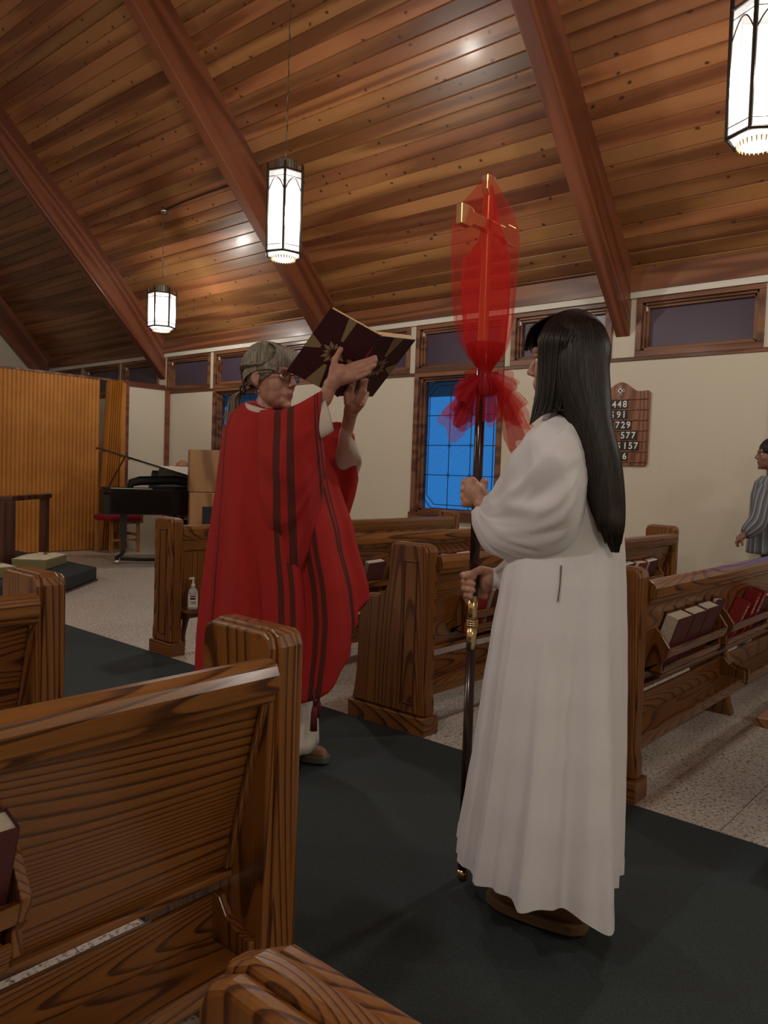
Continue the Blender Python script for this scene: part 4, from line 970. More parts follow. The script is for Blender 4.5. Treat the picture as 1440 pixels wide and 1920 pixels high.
def shoe(toe, heel, w, h, label, mu, ms, parent, lace=False):
    toe, heel = Vector(toe), Vector(heel); d = (toe-heel).normalized(); L = (toe-heel).length; n = Vector((-d.y, d.x, 0))
    def outline(t): return w*(.80+.20*math.sin(math.pi*min(1, t*1.1)))*(1-max(0, (t-.72)/.28)**2.6*.75)*(1-max(0, (.14-t)/.14)**2*.55)
    prof = [(.0, .05), (.03, .62), (.12, .95), (.28, 1.0), (.42, .92), (.55, .70), (.72, .56), (.88, .50), (.96, .40), (1.0, .10)]
    rings = []
    for t, hh in prof:
        c = heel+d*(L*t); ww = outline(t); ring = []
        for k in range(16):
            a_ = 2*math.pi*k/16; ring.append(c+n*(ww*math.cos(a_)*(1 if math.sin(a_) < 0 else .96))+Vector((0, 0, .022+h*hh*.5+h*hh*.5*math.sin(a_))))
        rings.append(ring)
    s = MB().loft(smooth_rings(rings, 3)).build('shoe', mu, parent, smooth=True)
    out = [(t, outline(t)+.006) for t in [i/20 for i in range(21)]]
    poly = [heel+d*(L*(t*1.04-.02))+n*ww for t, ww in out]+[heel+d*(L*(t*1.04-.02))-n*ww for t, ww in out[::-1]]
    N = len(poly); z0, z1 = Vector((0, 0, .0085)), Vector((0, 0, .036))
    MB().add([p+z0 for p in poly]+[p+z1 for p in poly], [tuple(range(N)), tuple(range(N, 2*N))]+[(i, (i+1) % N, N+(i+1) % N, N+i) for i in range(N)]).build('sole', ms, s, bev=.004)
    return s
def strands(paths, r, m, name, parent, n=4):
    mb = MB()
    for p in paths:
        K = len(p); mb.tube(p, [r*(.55 if i == 0 else 1.0 if i < K-3 else .35+.2*(K-1-i)) for i in range(K)], n, cap=False)
    return mb.build(name, m, parent, smooth=True)
def hairmat(name, c1, c2, rough=.38):
    m = mat(name, c1, rough, spec=.35); tc = nd(m, 'ShaderNodeTexCoord'); mp = nd(m, 'ShaderNodeMapping'); mp.inputs['Scale'].default_value = (1, 1, .06)
    n = nd(m, 'ShaderNodeTexNoise'); n.inputs['Scale'].default_value = 160; n.inputs['Detail'].default_value = 3
    lk(m, tc.outputs['Object'], mp.inputs[0]); lk(m, mp.outputs[0], n.inputs['Vector'])
    r = ramp(m, n.outputs[0], [(.35, c1), (.68, c2)]); lk(m, r.outputs[0], m.node_tree.nodes['Principled BSDF'].inputs['Base Color']); bump(m, n.outputs[0], .4); return m
M['hair_dark'] = hairmat('long dark brown hair', (.006, .0045, .004), (.026, .017, .012)); M['hair_grey'] = hairmat('greying hair', (.14, .122, .095), (.36, .32, .255), .5)
M['hair_brown'] = hairmat('short black brown hair', (.006, .005, .004), (.02, .013, .01), .5); M['hair_red'] = hairmat('sandy red hair', (.35, .15, .07), (.5, .26, .14), .5)

# ---------------------------------------------------------------- person in white, holding the cross
DA = 2.15
ab = P(1040, 1300, DA); ab.z = 0
pa = empty('person', (ab.x, ab.y, 0.008), 'long haired person in a white robe holding the staff with both hands', 'person')
fa = -RH*.82+DH*.57; Ra = frame(fa); ha = P(1063, 676, 2.13)
pr, lips, qa = head_prims(ha, Ra, .98)
la = Ra @ Vector((0, 1, 0))
nk = ha+Ra @ Vector((-.035, 0, -.19)); chest = Vector((ab.x, ab.y, 1.20)); hips = Vector((ab.x, ab.y, .86))
pr += [('c', nk, .055, chest, .10), ('c', chest+la*.06, .085, chest-la*.06, .085), ('c', chest, .10, hips, .10), ('c', hips+la*.03, .08, hips-la*.03, .08)]
for sg in (1, -1):
    fx = 1 if sg > 0 else 1
    pr += [('c', hips+la*.045*sg, .07, Vector((ab.x, ab.y, .46))+la*.075*sg, .048), ('c', Vector((ab.x, ab.y, .46))+la*.075*sg, .048, Vector((ab.x, ab.y, .10))+la*.09*sg-fa*.02, .034), ('c', Vector((ab.x, ab.y, .07))+la*.09*sg-fa*.03, .033, Vector((ab.x, ab.y, .05))+la*.09*sg+fa*.08, .026)]
# near (left) arm to the upper grip
c9 = lambda x, y, d: P(x, y, d)
pr += [('c', nk-Vector((0, 0, .06)), .05, c9(1075, 835, 2.07), .055), ('c', c9(1075, 835, 2.07), .05, c9(1010, 985, 2.04), .042), ('c', c9(1010, 985, 2.04), .038, c9(905, 945, 2.235), .026)]
s920 = sp_(920)
pr += [('c', c9(908, 943, 2.24), .027, c9(893, 925, 2.255), .032), ('e', c9(888, 922, 2.262), Vector((.033, .022, .038)), None), ('c', c9(884, 906, 2.262), .020, c9(882, 938, 2.262), .022)]
for i in range(4):
    y = 903+13.5*i; x0 = 869+(2 if i in (0, 3) else 0)
    pr += [('c', c9(880, y, 2.262), .0135, c9(x0, y+1, 2.275), .0115), ('c', c9(x0, y+1, 2.275), .0112, c9(x0+1, y+2, 2.312), .0098), ('c', c9(x0+1, y+2, 2.312), .0098, c9(893, y+3, 2.328), .009)]
pr += [('c', c9(902, 925, 2.262), .016, c9(908, 905, 2.285), .0125), ('c', c9(908, 905, 2.285), .012, c9(898, 899, 2.322), .010)]
# far (right) arm to the lower grip
pr += [('c', chest-la*.13+Vector((0, 0, .10)), .05, c9(1010, 1020, 2.33), .042), ('c', c9(1010, 1020, 2.33), .038, c9(932, 1083, 2.315), .024), ('c', c9(935, 1082, 2.315), .025, c9(915, 1086, 2.315), .030), ('e', c9(912, 1088, 2.315), Vector((.030, .020, .036)), None)]
for i in range(4):
    y = 1076+12.5*i; e = (0, 2, 2, 6)[i]
    pr += [('c', c9(908, y+3, 2.322), .0125, c9(880+e, y, 2.33), .0105), ('c', c9(880+e, y, 2.33), .0105, c9(868+e, y+2, 2.305), .0098), ('c', c9(868+e, y+2, 2.305), .0098, c9(876+e, y+4, 2.276), .0092), ('c', c9(876+e, y+4, 2.276), .0092, c9(889-e, y+6, 2.274), .0085)]
pr += [('c', c9(920, 1074, 2.31), .016, c9(902, 1068, 2.288), .0125), ('c', c9(902, 1068, 2.288), .0122, c9(881, 1077, 2.272), .0105), ('c', c9(881, 1077, 2.272), .0102, c9(872, 1081, 2.272), .009)]
organic('body', pr, .0034, M['skin_a'], pa, 3, lips); eyes(qa, pa, .98)
rowsA = [(766, 1034, 1082, .05), (780, 1020, 1104, .075), (800, 1008, 1126, .10), (830, 1000, 1143, .12), (870, 994, 1153, .13), (920, 988, 1161, .135), (980, 972, 1166, .14), (1050, 951, 1170, .15), (1100, 939, 1172, .157), (1200, 921, 1174, .17), (1300, 906, 1174, .187), (1400, 892, 1173, .205), (1500, 876, 1171, .222), (1600, 861, 1168, .235), (1660, 855, 1166, .24)]
def foldA(th, zf, t):
    a_ = max(0, zf-.22)*1.25
    v = .035*math.sin(5*th+.4)+.075*(.6-abs(math.sin(5.5*th+.9+.5*zf)))+.04*(.6-abs(math.sin(9.5*th+.3-.4*zf)))+.010*math.sin(23*th+3*zf)
    sm = lambda x, a_, b_: (lambda t_: t_*t_*(3-2*t_))(max(0, min(1, (x-a_)/(b_-a_))))
    d_ = math.degrees((th+math.pi) % (2*math.pi)-math.pi)
    v += .13*(sm(d_, -120, -108)-sm(d_, -62, -53))*min(1, zf*1.2)
    v += .09*angle_bump(th, math.radians(-66), .10)-.10*angle_bump(th, math.radians(-46), .12)-.05*angle_bump(th, math.radians(-20), .25)+.05*angle_bump(th, math.radians(-110), .16)-.06*angle_bump(th, math.radians(-88), .12)-.05*angle_bump(th, math.radians(-135), .10)
    return v*min(1, a_)*1.25
robe = garment(rowsA, DA, lambda th: .150-.045*angle_bump(th, math.radians(-66), .22)-.01*angle_bump(th, math.radians(-170), .5), 60, 220, foldA, 'robe', M['alb'], pa)
hemb = garment(rowsA, DA, lambda th: .150-.045*angle_bump(th, math.radians(-66), .22)-.01*angle_bump(th, math.radians(-170), .5), 60, 220, lambda th, zf, t: foldA(th, zf, t)+.006, 'hem_band', M['alb'], robe); hemb.modifiers.clear()
bm = bmesh.new(); bm.from_mesh(hemb.data); bmesh.ops.delete(bm, geom=[v for v in bm.verts if v.index < 58*220], context='VERTS'); bm.to_mesh(hemb.data); bm.free()
secA = [((1062, 772), (1106, 872), 2.09, .064), ((1030, 790), (1098, 912), 2.04, .076), ((1002, 815), (1086, 960), 2.01, .080), ((975, 850), (1062, 1016), 2.025, .080), ((950, 888), (1012, 1046), 2.07, .077), ((928, 916), (955, 1045), 2.13, .070), ((912, 930), (912, 1030), 2.18, .066), ((903, 937), (888, 990), 2.225, .046), ((901, 940), (884, 966), 2.24, .033), ((897, 941), (884, 957), 2.25, .028)]
from mathutils import noise as NZ
def ridge(a_, b_, c): return 1-2.4*abs(NZ.noise(Vector((a_, b_, c))))
fsl = lambda s, th: (.17*ridge(s*2.4+1.2*math.sin(th), 1.9*math.cos(th)-s*3.0, 3.1)+.08*ridge(s*5+2*math.sin(th), 3.2*math.cos(th)-s*4, 8.7)-.07)*math.sin(math.pi*min(1, s*1.15+.05))**.7
def sleeve_rings(secs, n=96, sub=8):
    base = smooth_rings(ellipse_loft(secs, n), sub); out = []; K = len(base)
    for i, ring in enumerate(base):
        s_ = i/(K-1); c = sum(ring, Vector())/n; out.append([c+(p-c)*(1+fsl(s_, 2*math.pi*k/n)) for k, p in enumerate(ring)])
    return out
sl_ = MB().loft(sleeve_rings(secA), False).build('sleeve', M['alb'], pa, smooth=True)
secB = [((985, 1010), (975, 1120), 2.28, .06), ((955, 1045), (950, 1112), 2.30, .05), ((934, 1062), (928, 1103), 2.31, .036), ((924, 1066), (921, 1100), 2.314, .031)]
MB().loft(smooth_rings(ellipse_loft(secB, 40), 4), False).build('sleeve', M['alb'], pa, smooth=True)
# collar, side seam and pocket flap
col_ = ellipse_loft([((1016, 788), (1104, 800), 2.13, .085), ((1024, 768), (1096, 782), 2.13, .075), ((1034, 756), (1084, 772), 2.13, .062)], 40)
MB().loft(col_, False).build('collar', M['alb'], pa, smooth=True)
def robe_pt(px, py):     # point on the near side of the robe under a picture position
    best = None; d0 = ray(px, py)
    for v in robe.data.vertices:
        w = v.co+OFF[pa]-CAMP; dp = w.dot(CF)
        x, y = 720+F_PX*w.dot(CR)/dp, 960-F_PX*w.dot(CU)/dp
        e = (x-px)**2+(y-py)**2+ (1e5 if dp > 2.15 else 0)
        if best is None or e < best[0]: best = (e, dp)
    return CAMP+d0*(best[1]-.004)
MB().tube([robe_pt(x, y) for x, y in ((1052, 1060), (1050, 1095), (1046, 1128))], .0016, 5).build('pocket_slit', M['sole2'], robe)
shoe(on_z(903, 1692, .0)+Vector((.01, -.02, .008)), on_z(1098, 1756, .0)+Vector((.0, .0, .008)), .056, .105, '', M['suede'], M['sole'], pa)
tv = on_z(903, 1692, 0)-on_z(1098, 1756, 0); s2 = Vector((ab.x, ab.y, .0))-la*.10+fa*.05
shoe(s2+tv*.5, s2-tv*.5, .056, .105, '', M['suede'], M['sole'], pa)
# hair: solid mass and strands
hrows = [(584, 1060, 1092, 2.13, .03), (596, 1036, 1112, 2.13, .065), (615, 1020, 1128, 2.125, .09), (650, 1011, 1140, 2.12, .105), (690, 1010, 1137, 2.115, .11), (730, 1014, 1139, 2.11, .11), (760, 1032, 1141, 2.09, .095), (800, 1064, 1146, 2.05, .062), (850, 1082, 1159, 2.03, .05), (900, 1094, 1166, 2.02, .046), (950, 1106, 1169, 2.01, .04), (985, 1120, 1168, 2.0, .034), (1006, 1132, 1164, 2.0, .022), (1022, 1146, 1160, 2.0, .01)]
def hair_rings(rows, n=72, amp=.018):
    R_ = []
    for i, (py, l, r, d, hd) in enumerate(rows):
        c = P((l+r)/2, py, d); hw_ = (r-l)/2*d/F_PX
        R_.append([c+RH*(hw_*math.cos(2*math.pi*k/n)*(1+amp*math.sin(23*2*math.pi*k/n)))+DH*(hd*math.sin(2*math.pi*k/n)*(1+amp*math.sin(23*2*math.pi*k/n+i*.3))) for k in range(n)])
    return R_
hair = MB().loft(smooth_rings(hair_rings(hrows), 4), True).build('hair', M['hair_dark'], pa, smooth=True)
rr = random.Random(11); paths = []
for k in range(420):
    th = rr.uniform(math.radians(-175), math.radians(5)); jit = rr.uniform(-.02, .05); endr = rr.choice([len(hrows)-1, len(hrows)-2, len(hrows)-1, len(hrows)-3]); pth = []
    for i, (py, l, r, d, hd) in enumerate(hrows[:endr+1]):
        c = P((l+r)/2, py+(rr.uniform(0, 14) if i == endr else 0), d); hw_ = (r-l)/2*d/F_PX
        e = 1.006+jit*.5*(i/len(hrows))+.004*rr.random()
        pth.append([c+RH*(hw_*math.cos(th)*e)+DH*(hd*math.sin(th)*e)])
    paths.append([x[0] for x in smooth_rings(pth, 3)])
# locks falling in front of the shoulder, beside the face, and the fringe
frow = [(588, 1064, 1084), (602, 1032, 1082), (630, 1012, 1080), (660, 1010, 1075), (700, 1009, 1070), (740, 1005, 1066), (770, 999, 1062), (797, 993, 1040)]
for k in range(230):
    u = rr.random()**1.3; dd = rr.uniform(-.012, .012); stop = rr.choice([7, 8, 8, 8]); pth = []
    for i, (py, l, r) in enumerate(frow[:stop]):
        x = l+(r-l)*u; dep = 2.10-.075*math.sqrt(max(0, 1-((1-u)**2)*.9))*(0 if i == 0 else .55 if i == 1 else 1)+dd+.012*i/7
        pth.append([P(x+rr.uniform(-.8, .8), py-(38*u if i == len(frow)-1 else 0), dep)])
    paths.append([x[0] for x in smooth_rings(pth, 3)])
for k in range(120):
    u = rr.random(); y0_, y1_ = rr.uniform(-.075, .06), None
    a_ = -.075+.15*u; top = qa(.035, a_*.6, .118); mid = qa(.085, a_*.85, .085); low = qa(.104-.25*a_*a_*4, a_, .034+rr.uniform(-.01, .006))
    paths.append([x[0] for x in smooth_rings([[qa(-.01, a_*.4, .127)], [top], [mid], [low]], 3)])
strands(paths, .0028, M['hair_dark'], 'hair_strands', hair)['kind'] = 'stuff'

# ---------------------------------------------------------------- person in red, raising the book
DP = 3.15
pb_ = P(520, 1400, DP); pb_.z = 0
pb = empty('person', (pb_.x, pb_.y, 0.008), 'grey haired person in a red striped chasuble raising an open book', 'person')
fb = RH*.86-DH*.51; Rb = frame(fb); hb_ = P(508, 708, 3.08)
pr, lips, qb = head_prims(hb_, Rb, 1.06)
lb_ = Rb @ Vector((0, 1, 0)); nk = hb_+Rb @ Vector((-.04, 0, -.20)); chest = Vector((pb_.x, pb_.y, 1.22)); hips = Vector((pb_.x, pb_.y, .86))
pr += [('c', nk, .06, chest, .085), ('c', chest+lb_*.05, .085, chest-lb_*.04, .08), ('c', chest, .09, hips, .10), ('c', hips+lb_*.05, .09, hips-lb_*.05, .09)]
for sg in (1, -1):
    k0 = Vector((pb_.x, pb_.y, 0))+lb_*.09*sg
    pr += [('c', hips+lb_*.09*sg, .09, k0+Vector((0, 0, .47)), .058), ('c', k0+Vector((0, 0, .47)), .056, k0+Vector((0, 0, .10)), .038), ('c', k0+Vector((0, 0, .06)), .036, k0+Vector((0, 0, .05))+fb*.09, .028)]
# right hand on the front cover
pr += [('c', nk-Vector((0, 0, .07)), .055, P(488, 812, 3.08), .042), ('c', P(488, 812, 3.08), .040, P(548, 832, 2.965), .038), ('c', P(548, 832, 2.965), .036, P(609, 748, 2.915), .026),
       ('c', P(609, 748, 2.915), .028, P(620, 722, 2.905), .027), ('c', P(620, 722, 2.905), .029, P(640, 702, 2.895), .031), ('c', P(628, 712, 2.90), .030, P(655, 706, 2.895), .026), ('c', P(640, 693, 2.893), .022, P(660, 700, 2.895), .022)]
for pts, r in ((((648, 690), (668, 682), (688, 676), (703, 670)), .0105), (((656, 696), (676, 688), (694, 681), (704, 676)), .0108), (((660, 704), (680, 696), (694, 690), (702, 685)), .0102), (((660, 712), (676, 706), (687, 701), (693, 697)), .0092)):
    for (x0, y0), (x1, y1), k in zip(pts, pts[1:], (1.12, 1.0, .92)): pr.append(('c', P(x0, y0, 2.893), r*k*1.05, P(x1, y1, 2.893), r*k*.95))
for (x0, y0), (x1, y1), r in (((622, 708), (625, 690), .0165), ((625, 690), (629, 672), .0135), ((629, 672), (639, 655), .0115)): pr.append(('c', P(x0, y0, 2.893), r, P(x1, y1, 2.888), r*.92))
# left hand under the far cover
pr += [('c', nk-Vector((0, 0, .07)), .055, P(560, 850, 3.28), .055), ('c', P(560, 850, 3.28), .05, P(630, 905, 3.30), .036), ('c', P(630, 905, 3.30), .032, P(652, 800, 3.12), .025), ('c', P(652, 800, 3.12), .027, P(658, 772, 3.06), .027), ('c', P(658, 772, 3.06), .030, P(661, 758, 3.03), .030)]
for pts, r in ((((650, 755), (649, 738), (657, 722)), .0105), (((658, 750), (660, 730), (664, 716)), .0105), (((668, 752), (676, 733), (680, 714)), .0105), (((674, 758), (683, 735), (686, 712)), .0098)):
    for (x0, y0), (x1, y1), k in zip(pts, pts[1:], (1.1, .95)): pr.append(('c', P(x0, y0, 3.005), r*k*1.05, P(x1, y1, 2.99), r*k*.92))
pr += [('c', P(668, 768, 3.03), .016, P(679, 757, 3.0), .0125), ('c', P(679, 757, 3.0), .0125, P(688, 738, 3.03), .0105)]
organic('body', pr, .0036, M['skin_b'], pb, 3, lips); eyes(qb, pb, 1.06)
# wedding ring on the far hand
MB().tube([P(676+4*math.cos(t), 757+2*math.sin(t), 3.0-.012*math.sin(t)) for t in [i*.7 for i in range(10)]], .0014, 5).build('ring', M['brass'], pb)
# chasuble with woven stripes
def chas():
    m = cloth('red woven wool', (.36, .012, .010), 500, .9, .5, .0); T_ = m.node_tree; B_ = T_.nodes['Principled BSDF']; base = B_.inputs['Base Color'].links[0].from_socket
    uvn = nd(m, 'ShaderNodeUVMap'); sp = nd(m, 'ShaderNodeSeparateXYZ'); lk(m, uvn.outputs[0], sp.inputs[0]); tot = None
    for c, w in STRIPES:
        s = nd(m, 'ShaderNodeMath', operation='SUBTRACT'); s.inputs[1].default_value = c; lk(m, sp.outputs[0], s.inputs[0])
        a_ = nd(m, 'ShaderNodeMath', operation='ABSOLUTE'); lk(m, s.outputs[0], a_.inputs[0]); l_ = nd(m, 'ShaderNodeMath', operation='LESS_THAN'); l_.inputs[1].default_value = w; lk(m, a_.outputs[0], l_.inputs[0])
        if tot is None: tot = l_.outputs[0]
        else:
            x = nd(m, 'ShaderNodeMath', operation='MAXIMUM'); lk(m, tot, x.inputs[0]); lk(m, l_.outputs[0], x.inputs[1]); tot = x.outputs[0]
    mx = nd(m, 'ShaderNodeMix'); mx.data_type = 'RGBA'; lk(m, tot, mx.inputs[0]); lk(m, base, mx.inputs[6]); mx.inputs[7].default_value = (.085, .012, .008, 1)
    lk(m, mx.outputs[2], B_.inputs['Base Color']); return m
dg = lambda a_: (a_ % 360)/360
STRIPES = [(dg(-89), .0055), (dg(-81.5), .0055), (dg(-38), .0045), (dg(-31), .0045), (dg(-148), .0045), (dg(-60), .0035), (dg(-64), .0035), (dg(20), .005), (dg(27), .005), (dg(80), .005), (dg(87), .005)]
M['chasuble'] = chas()
rowsB = [(754, 462, 514, .06), (764, 446, 540, .09), (782, 430, 566, .13), (810, 420, 592, .17), (860, 414, 618, .20), (900, 411, 634, .215), (1000, 402, 662, .23), (1100, 392, 688, .24), (1150, 387, 694, .245), (1200, 382, 692, .25), (1260, 378, 684, .25), (1320, 374, 676, .25)]
def foldB(th, zf, t):
    a_ = min(1, max(0, zf-.08)*3)
    v = .03*math.sin(6*th+1+.8*zf)+.045*(.55-abs(math.sin(6.5*th+.6+.9*zf)))+.022*(.6-abs(math.sin(12*th-1.2*zf)))+.006*math.sin(29*th+4*zf)
    v += -.26*angle_bump(th, math.radians(-68), .11)*(1-.5*zf)+.05*angle_bump(th, math.radians(-90), .15)+.06*angle_bump(th, math.radians(-50), .14)-.05*angle_bump(th, math.radians(-125+30*zf), .12)+.04*angle_bump(th, math.radians(-140+35*zf), .10)
    return v*a_*1.3
zhB = lambda th: .32+.40*max(0, math.cos(th))**3-.03*angle_bump(th, math.radians(-60), .3)
garment(rowsB, DP, zhB, 70, 360, foldB, 'chasuble', M['chasuble'], pb)
def uvloft(rings, name, m, parent, u0=0.0, u1=1.0, swap=False):
    o = MB().loft(rings, False).build(name, m, parent, smooth=True); n = len(rings[0]); R_ = len(rings)
    ly = o.data.uv_layers.new(name='UVMap')
    for p in o.data.polygons:
        ks = [v % n for v in p.vertices]; wrap = max(ks)-min(ks) > n/2
        for li, v in zip(p.loop_indices, p.vertices):
            j = v//n; kk = (v % n)/n+(1 if wrap and (v % n) < n/2 else 0); ly.data[li].uv = (kk*.5, j/(R_-1)) if swap else (u0+(u1-u0)*j/(R_-1), (v % n)/n)
    return o
fs2 = lambda s, th: .07*math.sin(3*th+4*s)*math.sin(math.pi*s)+.04*math.sin(6*th-7*s)*math.sin(math.pi*s)
secS = [((484, 790), (480, 980), 3.16, .04), ((486, 772), (476, 1060), 3.07, .07), ((497, 768), (492, 1110), 2.98, .095), ((525, 768), (524, 1120), 2.935, .095), ((556, 758), (560, 1080), 2.91, .085), ((582, 744), (592, 985), 2.905, .07), ((596, 736), (606, 890), 2.905, .06), ((603, 733), (603, 828), 2.905, .052)]
def drape(secs, n=120, sub=8):
    base = smooth_rings(ellipse_loft(secs, n), sub); out = []; K = len(base)
    for i, ring in enumerate(base):
        s = i/(K-1); c = sum(ring, Vector())/n; new = []
        for k, p in enumerate(ring):
            th = 2*math.pi*k/n; low = (1-math.cos(th))/2; d = p-c; dd = d.dot(DH)
            f = 1-.55*low; fold = .022*low**.6*ridge(s*6.0+.35*math.cos(th), .5*math.cos(th), 5.5)+.012*ridge(s*3+2*math.cos(th), 2.5*math.cos(th)-s, 9.1)
            new.append(p-DH*(dd*(1-f))+DH*(.075*low**1.5)-DH*fold*(1 if dd < 0 else -.3)*math.sin(math.pi*min(.97, .08+s*.9)))
        out.append(new)
    return out
uvloft(drape(secS), 'chasuble_sleeve', M['chasuble'], pb, dg(-89)-.0785, dg(-89)-.0785+.187)
secT = [((560, 800), (585, 1010), 3.26, .09), ((600, 800), (620, 1010), 3.28, .085), ((632, 800), (648, 985), 3.26, .075), ((652, 800), (664, 935), 3.22, .062), ((664, 815), (672, 900), 3.2, .05)]
uvloft(smooth_rings(ellipse_loft(secT, 56, fs2), 6), 'chasuble_sleeve', M['chasuble'], pb, dg(-20), dg(-20)+.03)
# alb cuffs, collar, skirt, cincture
secC = [((585, 765), (588, 830), 2.905, .034), ((600, 755), (606, 820), 2.905, .032), ((606, 748), (620, 812), 2.91, .032), ((609, 742), (626, 806), 2.912, .033)]
MB().loft(smooth_rings(ellipse_loft(secC, 36), 4), False).build('alb_cuff', M['alb2'], pb, smooth=True)
secD = [((622, 880), (668, 900), 3.25, .052), ((632, 845), (676, 878), 3.19, .050), ((636, 812), (679, 862), 3.14, .046), ((640, 800), (674, 836), 3.12, .043)]
MB().loft(smooth_rings(ellipse_loft(secD, 36), 4), False).build('alb_cuff', M['alb2'], pb, smooth=True)
cl = [[nk+Rb @ Vector((.075*math.cos(t)+.01, .075*math.sin(t), z-.02*math.cos(t))) for t in [2*math.pi*k/40 for k in range(40)]] for z in (.02, .05, .085)]
MB().loft(cl, False).build('alb_collar', M['alb2'], pb, smooth=True)
cl2 = [[nk+Rb @ Vector(((.080+.010*i)*math.cos(t)+.012, (.080+.010*i)*math.sin(t), .050-.020*i-.02*math.cos(t))) for t in [2*math.pi*k/40 for k in range(40)]] for i in range(3)]
M['brownwool'] = mat('dark woven collar band', (.07, .014, .010), .9); MB().loft(cl2, False).build('collar_band', M['brownwool'], pb, smooth=True)
rowsC = [(1150, 470, 590, .16), (1300, 466, 594, .17), (1420, 464, 596, .175)]
alb = garment(rowsC, 3.12, lambda th: .105, 16, 120, lambda th, zf, t: .03*math.sin(9*th)*t+.015*math.sin(17*th)*t, 'alb_skirt', M['alb2'], pb)
M['cincture'] = mat('dark red cord', (.11, .012, .014), .8)
tz = MB()
tz.tube([P(588, 1290, 2.93), P(590, 1325, 2.93)], .006, 8); tz.tube([P(590, 1325, 2.93), P(589, 1335, 2.93), P(588, 1370, 2.93)], [.009, .012, .015], 10)
tz.build('cincture_tassel', M['cincture'], pb, smooth=True)
tz = MB().tube([P(598, 1280, 2.97), P(597, 1312, 2.97), P(596, 1318, 2.97), P(595, 1345, 2.97)], [.006, .006, .012, .014], 8); tz.build('cincture_tassel', M['cincture'], pb, smooth=True)
t1 = on_z(613, 1438, 0); h1 = t1+Vector((-.05, .27, 0))
shoe(t1+Vector((0, 0, .008)), h1+Vector((0, 0, .008)), .048, .085, '', M['leather'], M['sole2'], pb)
shoe(t1+lb_*.16-fb*.17+Vector((0, 0, .008)), h1+lb_*.16-fb*.17+Vector((0, 0, .008)), .048, .085, '', M['leather'], M['sole2'], pb)
# hair drawn back into a tail
rr = random.Random(5); paths = []
cap = MB(); N1, N2 = 40, 26; vs_, fs = [], []
for i in range(N2+1):
    for k in range(N1):
        a_ = math.pi*i/N2*.78; t = 2*math.pi*k/N1; ct = math.cos(t)
        lim = 1.0-.40*max(0, ct)**1.5-.06*(1-abs(ct)); a2 = a_*lim
        x = math.sin(a2)*math.cos(t); y = math.sin(a2)*math.sin(t); z = math.cos(a2)
        vs_.append(qb(-.020+.107*x, .083*y, .036+.094*z))
for i in range(N2):
    for k in range(N1): fs.append((i*N1+k, i*N1+(k+1) % N1, (i+1)*N1+(k+1) % N1, (i+1)*N1+k))
hairb = cap.add(vs_, fs).build('hair', M['hair_grey'], pb, smooth=True)
tie = qb(-.118, -.02, -.045)
for k in range(900):
    ph = rr.uniform(-1.15, 1.15); f0 = rr.random()
    # start on the parting, run over the side of the head to the tie
    sx = .075-.13*f0; sy = (.012+.012*rr.random())*(1 if ph > 0 else -1); pth = []
    st_ = Vector((sx, sy, 0)); 
    for i in range(7):
        t = i/6; yy = sy*(1-t)+(-.02)*t+math.sin(math.pi*t)*.082*(1 if ph > 0 else -1)*(.35+.65*abs(ph)/1.15)
        xx = sx*(1-t)+(-.118)*t+.02*math.sin(math.pi*t)
        zz = None
        e = 1-((xx+.02)/.112)**2-(yy/.087)**2
        zs_ = .036+.098*math.sqrt(max(0.0, e)) if t < .6 else None
        low = -.045*t+.04*(1-t)
        if zs_ is None: zz = low*(t-.6)/.4+(1-(t-.6)/.4)*(.036+.098*math.sqrt(max(0, e)))
        else: zz = zs_
        pth.append([qb(xx, yy, zz+.002*rr.random())])
    paths.append([x[0] for x in smooth_rings(pth, 2)])
for k in range(240):       # fringe
    a_ = rr.uniform(-.074, .074); top = qb(.035, a_*.7, .118); mid = qb(.080, a_*.95, .090); low = qb(.100-a_*a_*5, a_*1.08, .046+rr.uniform(-.022, .010))
    paths.append([x[0] for x in smooth_rings([[qb(-.01, a_*.5, .129)], [top], [mid], [low]], 3)])
for k in range(420):       # side locks over the temples and the top of the ear
    sg = rr.choice((-1, -1, 1)); w_ = rr.random(); z0 = .015+.11*w_; o_ = 1.0+rr.uniform(0, .03)
    paths.append([x[0] for x in smooth_rings([[qb(.072-.05*w_, sg*(.056-.02*w_), z0)], [qb(.035-.02*w_, sg*.076*o_, z0+.004-.01*w_)], [qb(-.015, sg*.086*o_, .010+.055*w_)], [qb(-.06, sg*.078*o_, -.012+.035*w_)], [qb(-.095, sg*.045*o_, -.03+.012*w_)], [tie]], 3)])
for k in range(120):       # tail and wisps
    jx, jy = rr.uniform(-.022, .022), rr.uniform(-.022, .022); ln = rr.choice((.10, .13, .16, .16, .42))
    paths.append([x[0] for x in smooth_rings([[tie], [tie+Rb @ Vector((-.035+jx*.6, jy, -.03))], [tie+Rb @ Vector((-.045+jx, jy*1.2, -.08))], [tie+Rb @ Vector((-.060+jx*1.2, jy*1.4, -.03-ln))]], 4)])
strands(paths, .0015, M['hair_grey'], 'hair_strands', hairb)['kind'] = 'stuff'
MB().tube([tie+Rb @ Vector((0, .016*math.cos(t), .016*math.sin(t))) for t in [i*.5 for i in range(14)]], .004, 5).build('hair_tie', M['black'], hairb)
